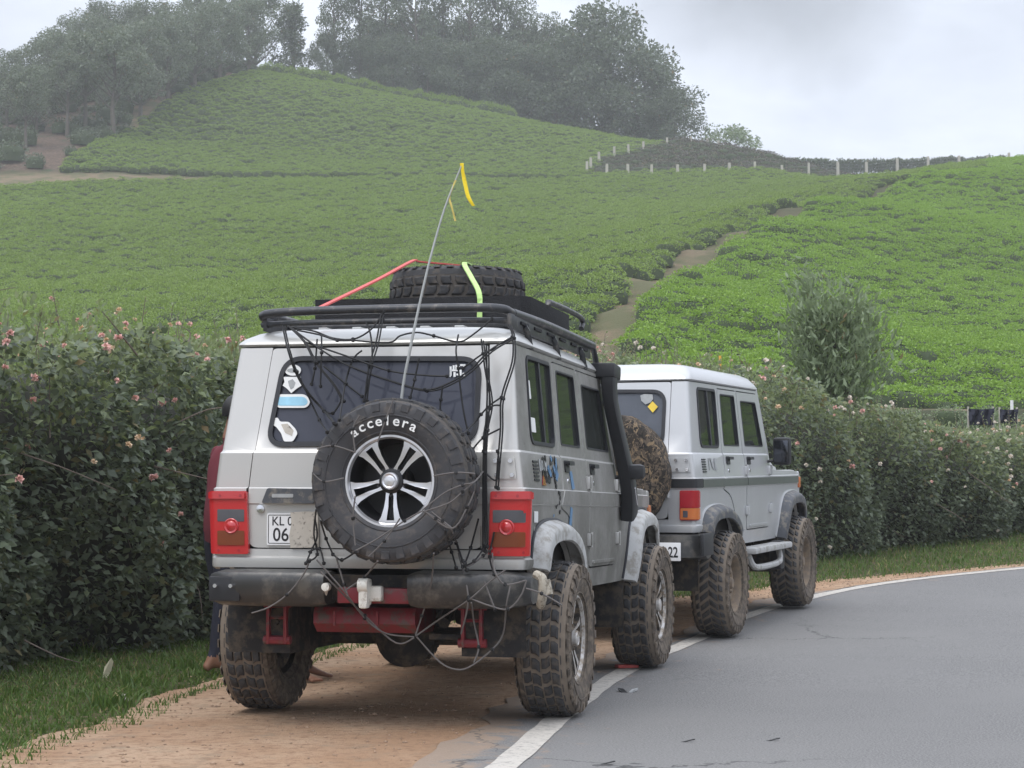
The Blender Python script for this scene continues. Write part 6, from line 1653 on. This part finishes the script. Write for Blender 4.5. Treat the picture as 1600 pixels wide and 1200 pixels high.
bp2 = b.build('rear_bumper', M['bumper'], JB2, 35)
w2 = MB(); [w2.rbox((-.70, sg * .86, .69), (.30, .03, .16), .01) for sg in (-1, 1)]; w2.build('bumper_end_cap', M['black'], bp2)
lb = MB(); lb.tube([(-.80, -.6, .545), (-.84, -.2, .54), (-.84, .2, .54), (-.80, .6, .545)], .022, 8); lb.build('lower_tube', M['bumper'], bp2)
pc = pix(1032, 862, MW2, X=-.885)
p2 = MB(); p2.rbox((-.888, pc.y + .05, pc.z), (.012, .40, .13), .005); np2 = p2.build('number_plate', M['plate'], bp2)
l2 = MB()
for i, ch in enumerate('KL 04 T 22'): letters(l2, ch, lambda a, bb, c, i=i: (-.896 - c * .04, pc.y + .05 + .165 - i * .0365 - a, pc.z - .038 + bb), .105, .014, 0, .72)
l2.build('plate_lettering', M['ink'], np2, 0)
for sg in (-1, 1):
    s_ = MB(); s_.rbox((1.38, sg * .84, .585), (1.42, .16, .05), .018); sp_ = s_.build('side_step', M['flare1'], JB2)
    s_ = MB(); s_.tube(catmull([(.75, sg * .83, .565), (.80, sg * .86, .47), (1.0, sg * .87, .445), (1.6, sg * .87, .445), (1.85, sg * .86, .47), (1.92, sg * .83, .565)], 5), .026, 8); s_.build('step_tube', M['flare1'], sp_)
    s_ = MB(); s_.rbox((2.02, sg * .80, .50), (.16, .10, .24), .02); s_.build('mud_guard', M['black'], JB2)
fr2 = skin(-1)
def flank2(name, polys, mat, d=-.006):
    mb = MB(); [mb.prism(p, fr2, d, d + .003) for p in polys]; return mb.build(name, mat, JB2, 0)
flank2('badge', [[(-.30, 1.22), (-.30, 1.31), (-.285, 1.31), (-.285, 1.22)], [(-.25, 1.31), (-.20, 1.31), (-.16, 1.22), (-.20, 1.24)], [(-.12, 1.22), (-.12, 1.31), (-.05, 1.31), (-.05, 1.29), (-.09, 1.27), (-.05, 1.22)]], M['grey'])
for nm_, x0 in (('flank_strip', -.56), ('flank_strip', .915)):
    x1 = .895 if x0 < 0 else 3.15
    panel([(x0, 1.098), (x1, 1.098), (x1, 1.155), (x0, 1.155)], [], fr2, CUTS_U, [], -.010, -.003).build(nm_, simple('strip_olive_grey', (.10, .115, .095), .6, 0, .2, 8), JB2)
z3 = lambda x, y: (960 + x / 5, 560 + y / 5)
sticker('window_sticker', [z3(*p) for p in [(262, 378), (300, 335), (342, 378), (302, 424)]], M['yellow'], MW2, -.746, tg2)
sticker('window_sticker', [z3(*p) for p in [(205, 290), (235, 278), (300, 282), (305, 318), (285, 345), (245, 360), (212, 330)]], M['grey'], MW2, -.746, tg2)
# ------------------------------------------------------------------ people beside the nearer jeep
def skin_body(name, joints, bones, root_i, mats, region):
    """one continuous body grown from a jointed skeleton; joints: name -> (co, rx, ry)"""
    names = list(joints); me = bpy.data.meshes.new(name)
    me.from_pydata([joints[k][0] for k in names], [(names.index(a), names.index(b)) for a, b in bones], [])
    o = bpy.data.objects.new('tmp', me); COL.objects.link(o)
    sk = o.modifiers.new('s', 'SKIN'); sk.use_smooth_shade = True; sk.branch_smoothing = .6
    for i, k in enumerate(names):
        d = me.skin_vertices[0].data[i]; d.radius = joints[k][1:3]; d.use_root = (i == root_i)
    o.modifiers.new('u', 'SUBSURF').levels = 2
    dg = bpy.context.evaluated_depsgraph_get(); out = bpy.data.meshes.new_from_object(o.evaluated_get(dg))
    bpy.data.objects.remove(o)
    out.name = name; out.materials.clear()
    for m in mats: out.materials.append(m)
    for p in out.polygons: p.material_index = region(p.center); p.use_smooth = True
    return out
def person(label, loc, rz, pose, shirt, hem, cuff, sleeve):
    J = pose; B_ = [('pelvis', 'waist'), ('waist', 'chest'), ('chest', 'neckb'), ('neckb', 'neck'), ('neck', 'head'), ('head', 'crown'), ('head', 'chin'), ('head', 'nose')]
    for s in 'lr':
        B_ += [('chest', s + 'sh'), (s + 'sh', s + 'el'), (s + 'el', s + 'wr'), (s + 'wr', s + 'palm'), ('pelvis', s + 'hip'), (s + 'hip', s + 'kn'), (s + 'kn', s + 'an'), (s + 'an', s + 'heel'), (s + 'an', s + 'ball')]
        for f in ('th', 'f1', 'f2', 'f3', 'f4'): B_ += [(s + 'palm', s + f), (s + f, s + f + 't')]
        for k in range(5): B_.append((s + 'ball', s + 'toe%d' % k))
    joints = dict(J)
    for s, sg in (('l', 1), ('r', -1)):
        an, ba = Vector(J[s + 'an'][0]), Vector(J[s + 'ball'][0]); fd = (ba - an); fd.z = 0; fd.normalize(); sd = Vector((-fd.y, fd.x, 0))
        joints[s + 'heel'] = (an - fd * .06 + Vector((0, 0, -.05)), .028, .032)
        for k in range(5): joints[s + 'toe%d' % k] = (ba + fd * (.075 - .011 * k) + sd * (-sg) * (.030 - .0165 * k) + Vector((0, 0, -.008)), .0125 - .001 * k, .011 - .001 * k)
        wr, el = Vector(J[s + 'wr'][0]), Vector(J[s + 'el'][0]); hd = (wr - el).normalized(); pal = wr + hd * .075; joints[s + 'palm'] = (pal, .034, .018)
        up = Vector((0, 0, 1)); acr = hd.cross(up)
        if acr.length < .2: acr = Vector((1, 0, 0))
        acr.normalize(); nrm = acr.cross(hd)
        for k, f in enumerate(('f1', 'f2', 'f3', 'f4')):
            L = (.045, .05, .046, .036)[k]; b = pal + acr * (.027 - .018 * k) + hd * (.02 + L); joints[s + f] = (b, .0085, .0085); joints[s + f + 't'] = (b + hd * L * .7 - nrm * .02, .0075, .0075)
        b = pal + acr * .045 - hd * .01; joints[s + 'th'] = (b, .010, .010); joints[s + 'tht'] = (b + hd * .04 + acr * .01, .008, .008)
    chestz = J['chest'][0][2]; wz = J['waist'][0][2]
    keys = ('lan', 'ran'); el_ = [Vector(J[s + 'el'][0]) for s in 'lr']; wr_ = [Vector(J[s + 'wr'][0]) for s in 'lr']; sh_ = [Vector(J[s + 'sh'][0]) for s in 'lr']; neck = Vector(J['neckb'][0])
    ank = [Vector(J[s + 'an'][0]) for s in 'lr']
    legs = [(Vector(J[s + 'hip'][0]), Vector(J[s + 'kn'][0]), Vector(J[s + 'an'][0])) for s in 'lr']
    def dseg(p, a, b):
        t = max(0, min(1, (p - a).dot(b - a) / max((b - a).length_squared, 1e-9))); return (p - a - (b - a) * t).length, t
    def region(c):
        best = ('torso', dseg(c, Vector(J['pelvis'][0]), neck)[0] - .13, 0)
        for i in range(2):
            for nm, a, b, r in (('up', sh_[i], el_[i], .05), ('fo', el_[i], wr_[i] + (wr_[i] - el_[i]) * .8, .04), ('th', legs[i][0], legs[i][1], .08), ('ca', legs[i][1], legs[i][2], .06)):
                d, t = dseg(c, a, b)
                if d - r < best[1]: best = (nm, d - r, t)
        if (c - Vector(J['head'][0])).length < .17 and c.z > J['neckb'][0][2] + .02: return 0
        if best[0] == 'torso': return 2 if c.z < hem else 1
        if best[0] == 'up': return 1
        if best[0] == 'fo': return 1 if sleeve and best[2] < .5 else 0
        if best[0] == 'th': return 2
        for i in range(2):
            if c.z < ank[i].z + cuff and (Vector((c.x, c.y)) - Vector((ank[i].x, ank[i].y))).length < .30: return 0
        return 2
    t = thing('person', label, 'person', loc, (0, 0, rz))
    link('body', skin_body('person_body', joints, B_, 0, [M['skin'], shirt, M['trousers']], region), t)
    h = Vector(J['head'][0]); mb = MB(); r = random.Random(3)
    cr = []
    for i in range(7):
        el = PI * .5 - i * PI * .62 / 6
        for j in range(16):
            az = 2 * PI * j / 16; f = .098 * (1 + .04 * r.uniform(-1, 1)); x = math.cos(az) * math.cos(el)
            zz = math.sin(el)
            if x > .35 and zz < .42: f *= .80
            cr.append((h.x + x * f * 1.05, h.y + math.sin(az) * math.cos(el) * f * .88, h.z + .035 + zz * f * 1.05))
    mb.add(cr, [(i * 16 + j, i * 16 + (j + 1) % 16, (i + 1) * 16 + (j + 1) % 16, (i + 1) * 16 + j) for i in range(6) for j in range(16)]); mb.build('hair', M['hair'], t, 60)
    for sg in (-1, 1):
        MB().lathe([(-.012, .001), (-.008, .010), (.0, .013), (.008, .010), (.012, .001)], 10, 'X', (h.x + .082, h.y + sg * .032, h.z + .012)).build('eye', M['eye'], t, 60)
        MB().lathe([(-.012, .001), (-.010, .02), (.0, .028), (.010, .02), (.012, .001)], 10, 'Y', (h.x + .0, h.y + sg * .085, h.z + .0)).build('ear', M['skin'], t, 60)
    MB().rbox((h.x + .087, h.y, h.z - .055), (.012, .05, .012), .005).build('mouth', simple('lips', (.2, .08, .06), .6), t)
    return t
def standing(lean=0.0, arm=(.35, .0), step=.12):
    """upright pose facing +X"""
    L = lambda x, z: x + lean * max(0, z - .9)
    P = {'pelvis': ((0, 0, .93), .13, .15), 'waist': ((L(0, 1.08), 0, 1.08), .115, .15), 'chest': ((L(.01, 1.32), 0, 1.32), .125, .175), 'neckb': ((L(0, 1.46), 0, 1.46), .065, .085), 'neck': ((L(.015, 1.53), 0, 1.53), .052, .052),
         'head': ((L(.035, 1.62), 0, 1.62), .088, .08), 'crown': ((L(.02, 1.69), 0, 1.69), .078, .072), 'chin': ((L(.085, 1.555), 0, 1.555), .035, .038), 'nose': ((L(.132, 1.615), 0, 1.615), .013, .013)}
    for s, sg in (('l', 1), ('r', -1)):
        st = step * sg
        P[s + 'sh'] = ((L(0, 1.41), sg * .185, 1.41), .066, .066)
        P[s + 'el'] = ((L(.06 + arm[0] * .3, 1.15), sg * .26, 1.14), .046, .046); P[s + 'wr'] = ((L(.10 + arm[0], 1.1), sg * (.20 + arm[1]), 1.10), .03, .034)
        P[s + 'hip'] = ((0, sg * .09, .86), .098, .10); P[s + 'kn'] = ((st * .5 + .02, sg * .10, .47), .066, .068); P[s + 'an'] = ((st, sg * .105, .085), .040, .040); P[s + 'ball'] = ((st + .135, sg * .12, .028), .036, .024)
    return P
g1 = (-1.885, 12.95)
person('barefoot person in maroon shirt and dark trousers standing at the left of the nearer jeep', (g1[0] + .05, g1[1], Hs(*g1) + .0), math.radians(35), standing(.10, (.28, 0), .10), M['shirt'], .80, .035, True)
fpos = pix(470, 1068, MW1, Z=.02); wp = MW1 @ fpos
# second person squats by the front left door; only bare feet show under the jeep
def squat():
    P = {'pelvis': ((-.22, 0, .36), .13, .15), 'waist': ((-.17, 0, .50), .115, .145), 'chest': ((-.02, 0, .72), .12, .17), 'neckb': ((.05, 0, .85), .065, .085), 'neck': ((.09, 0, .91), .052, .052), 'head': ((.13, 0, 1.0), .088, .08), 'crown': ((.12, 0, 1.07), .078, .072), 'chin': ((.18, 0, .935), .035, .038), 'nose': ((.226, 0, .995), .013, .013)}
    for s, sg in (('l', 1), ('r', -1)):
        P[s + 'sh'] = ((.03, sg * .18, .80), .066, .066); P[s + 'el'] = ((.18, sg * .24, .60), .046, .046); P[s + 'wr'] = ((.36, sg * .16, .55), .03, .034)
        P[s + 'hip'] = ((-.20, sg * .10, .35), .098, .10); P[s + 'kn'] = ((.17, sg * .17, .46), .066, .068); P[s + 'an'] = ((-.02, sg * .13, .085), .040, .040); P[s + 'ball'] = ((.115, sg * .145, .028), .036, .024)
    return P
person('barefoot person squatting at the far side of the nearer jeep, feet showing under it', (wp.x - .03, wp.y + .10, Hs(wp.x, wp.y)), math.radians(-8), squat(), M['shirt2'], .42, .03, False)

# ------------------------------------------------------------------ small things
def flat_piece(name, c, pts, h, mat, label, cat, tilt=0.0, group=None):
    mb = MB(); mb.prism(pts, lambda u, v, d: (u, v, d + tilt * u + .01 * math.sin(u * 40)), 0, h); o = mb.build(name, mat, None, 0)
    o.location = c; o.rotation_euler = (0, 0, random.uniform(0, 6)); return tag(o, label, cat, group)
c = on(972, 1047, 10, 20); mk = MB(); mk.rbox((0, 0, .012), (.14, .07, .022), .006); o = mk.build('road_marker', simple('red_marker', (.55, .10, .09), .7, 0, .2, 30)); o.location = (c.x + .03, c.y, c.z + .014); o.rotation_euler = (0, 0, .3); tag(o, 'small red block on the white edge line by a front wheel of the nearer jeep', 'marker')
for (px, py, s, mt, lb) in ((972, 1084, .05, M['ink'], 'small dark scrap lying on the asphalt below the red block'), (990, 1084, .05, M['grey'], 'small grey scrap lying on the asphalt beside the dark scrap')):
    c = on(px, py, 8, 20); flat_piece('litter_scrap', c + Vector((0, 0, .014)), [(-s, -.012), (s * .4, -.016), (s, .004), (s * .2, .018), (-s * .7, .012)], .006, mt, lb, 'scrap', 0, 'scraps on the asphalt')
for px, py, lb in ((1071, 1163, 'dark tar streak on the asphalt at the bottom, left one of the pair'), (1204, 1161, 'dark tar streak on the asphalt at the bottom, right one of the pair'), (945, 1198, 'dark tar streak on the asphalt at the very bottom edge')):
    c = on(px, py, 6, 20); flat_piece('tar_streak', c + Vector((0, 0, .0105)), rpoly([(-.045, -.008), (.045, -.006), (.045, .007), (-.045, .008)], .006), .004, simple('tar', (.05, .05, .05), .7), lb, 'tar streak', 0, 'tar streaks').rotation_euler = (0, 0, 0)
c = on(163, 1060, 6, 20); mb = MB(); mb.add([(-.012, 0, 0), (.012, .004, 0), (.022, .01, .06), (.014, .0, .12), (-.006, -.004, .14), (-.022, .0, .07), (0, .012, .05)], [(0, 1, 6), (1, 2, 6), (2, 3, 6), (3, 4, 6), (4, 5, 6), (5, 0, 6), (5, 4, 3, 2, 1, 0)])
o = mb.build('dry_leaf', simple('dry_leaf_cream', (.62, .58, .42), .8, 0, .2, 30), None, 0); o.location = c; o.rotation_euler = (.1, .35, .3); o.scale = (1.1, 1.1, .95); tag(o, 'pale dry leaf standing up in the left grass verge', 'dry leaf')
c = on(194, 1105, 6, 20); flat_piece('paper_scrap', c + Vector((0, 0, .05)), [(-.03, -.014), (.012, -.02), (.03, .0), (.008, .018), (-.02, .014)], .008, M['smudge'], 'white paper scrap at the edge of the left grass and dirt', 'paper scrap', .15)
c = on(194 + 220, 1118, 6, 20)
# things beyond the right hedge
for px0, px1, py0, py1, d, lb in ((1514, 1553, 638, 664, 35.0, 'dark blue sheet slung low beyond the right hedge, the wider left one'), (1563, 1590, 639, 662, 35.4, 'dark blue sheet slung low beyond the right hedge, the narrower right one')):
    t = thing('shade_sheet', lb, 'sheet', (0, 0, 0), group='dark sheets beyond the hedge'); nx_, nz_ = 10, 5; V = []
    for i in range(nx_ + 1):
        for j in range(nz_ + 1):
            p = at(px0 + (px1 - px0) * i / nx_, py0 + (py1 - py0) * j / nz_ + 1.5 * math.sin(PI * i / nx_) * (j == 0), d); V.append((p.x, p.y + .06 * math.sin(i * 1.7 + j), p.z))
    V += [(x, y + .01, z) for x, y, z in V]; k = nz_ + 1; n_ = len(V) // 2
    mb = MB(); q = [(i * k + j, i * k + j + 1, (i + 1) * k + j + 1, (i + 1) * k + j) for i in range(nx_) for j in range(nz_)]; mb.add(V, q + [tuple(a + n_ for a in f)[::-1] for f in q]); mb.build('cloth', simple('dark_blue_sheet', (.016, .018, .034), .8, 0, .2, 3), t, 60)
    for px in (px0, px1):
        p = at(px, py0 - 3, d); MB().tube([(p.x, p.y + .06, Hs(p.x, p.y + .06) - .1), (p.x, p.y + .06, p.z)], .018, 6).build('stake', M['postwood'], t)
d = 27.6; p = at(1472, 692, d); sg_ = thing('small_sign', 'small white blank board on a stick poking out of the right hedge', 'sign', (p.x, p.y - .62, Hs(p.x, p.y - .62)))
hgt = p.z - Hs(p.x, p.y - .62); mb = MB(); mb.rbox((0, 0, hgt), (.115, .012, .165), .004); mb.build('board', simple('sign_white', (.62, .66, .70), .6), sg_); MB().tube([(0, .012, -.1), (0, .012, hgt)], .012, 6).build('post', M['postwood'], sg_)
p = at(1125, 566, 50.5); g = Hs(p.x, p.y); mb = MB(); mb.tube([(0, 0, -.1), (0, 0, p.z - g - .10)], .03, 8, 0); mb.tube([(0, 0, p.z - g - .10), (0, 0, p.z - g + .16)], .035, 8, 1); o = mb.build('marker_post', [M['postwood'], simple('post_orange', (.80, .42, .05), .6)]); o.location = (p.x, p.y, g); tag(o, 'thin orange topped marker post in the tea above the farther jeep roof', 'post')
p = at(1581, 634, 44); o = MB().tube([(0, 0, -.1), (0, 0, p.z - Hs(p.x, p.y) + .12)], .035, 8).build('marker_post', M['white']); o.location = (p.x, p.y, Hs(p.x, p.y)); tag(o, 'short white marker post on the bank at the right edge behind the dark sheets', 'post')

# ------------------------------------------------------------------ damp air
hz = MB(); hz.box((15, 185, 40), (420, 420, 90)); ho = hz.build('haze', None or [bpy.data.materials.new('haze')], None, 0)
hm = ho.data.materials[0]; hm.use_nodes = True; hn = hm.node_tree.nodes; hn.clear()
ov = hn.new('ShaderNodeOutputMaterial'); pv = hn.new('ShaderNodeVolumePrincipled'); pv.inputs['Color'].default_value = (.96, .97, .99, 1); pv.inputs['Density'].default_value = .00075
hm.node_tree.links.new(pv.outputs[0], ov.inputs['Volume']); tag(ho, kind='stuff')
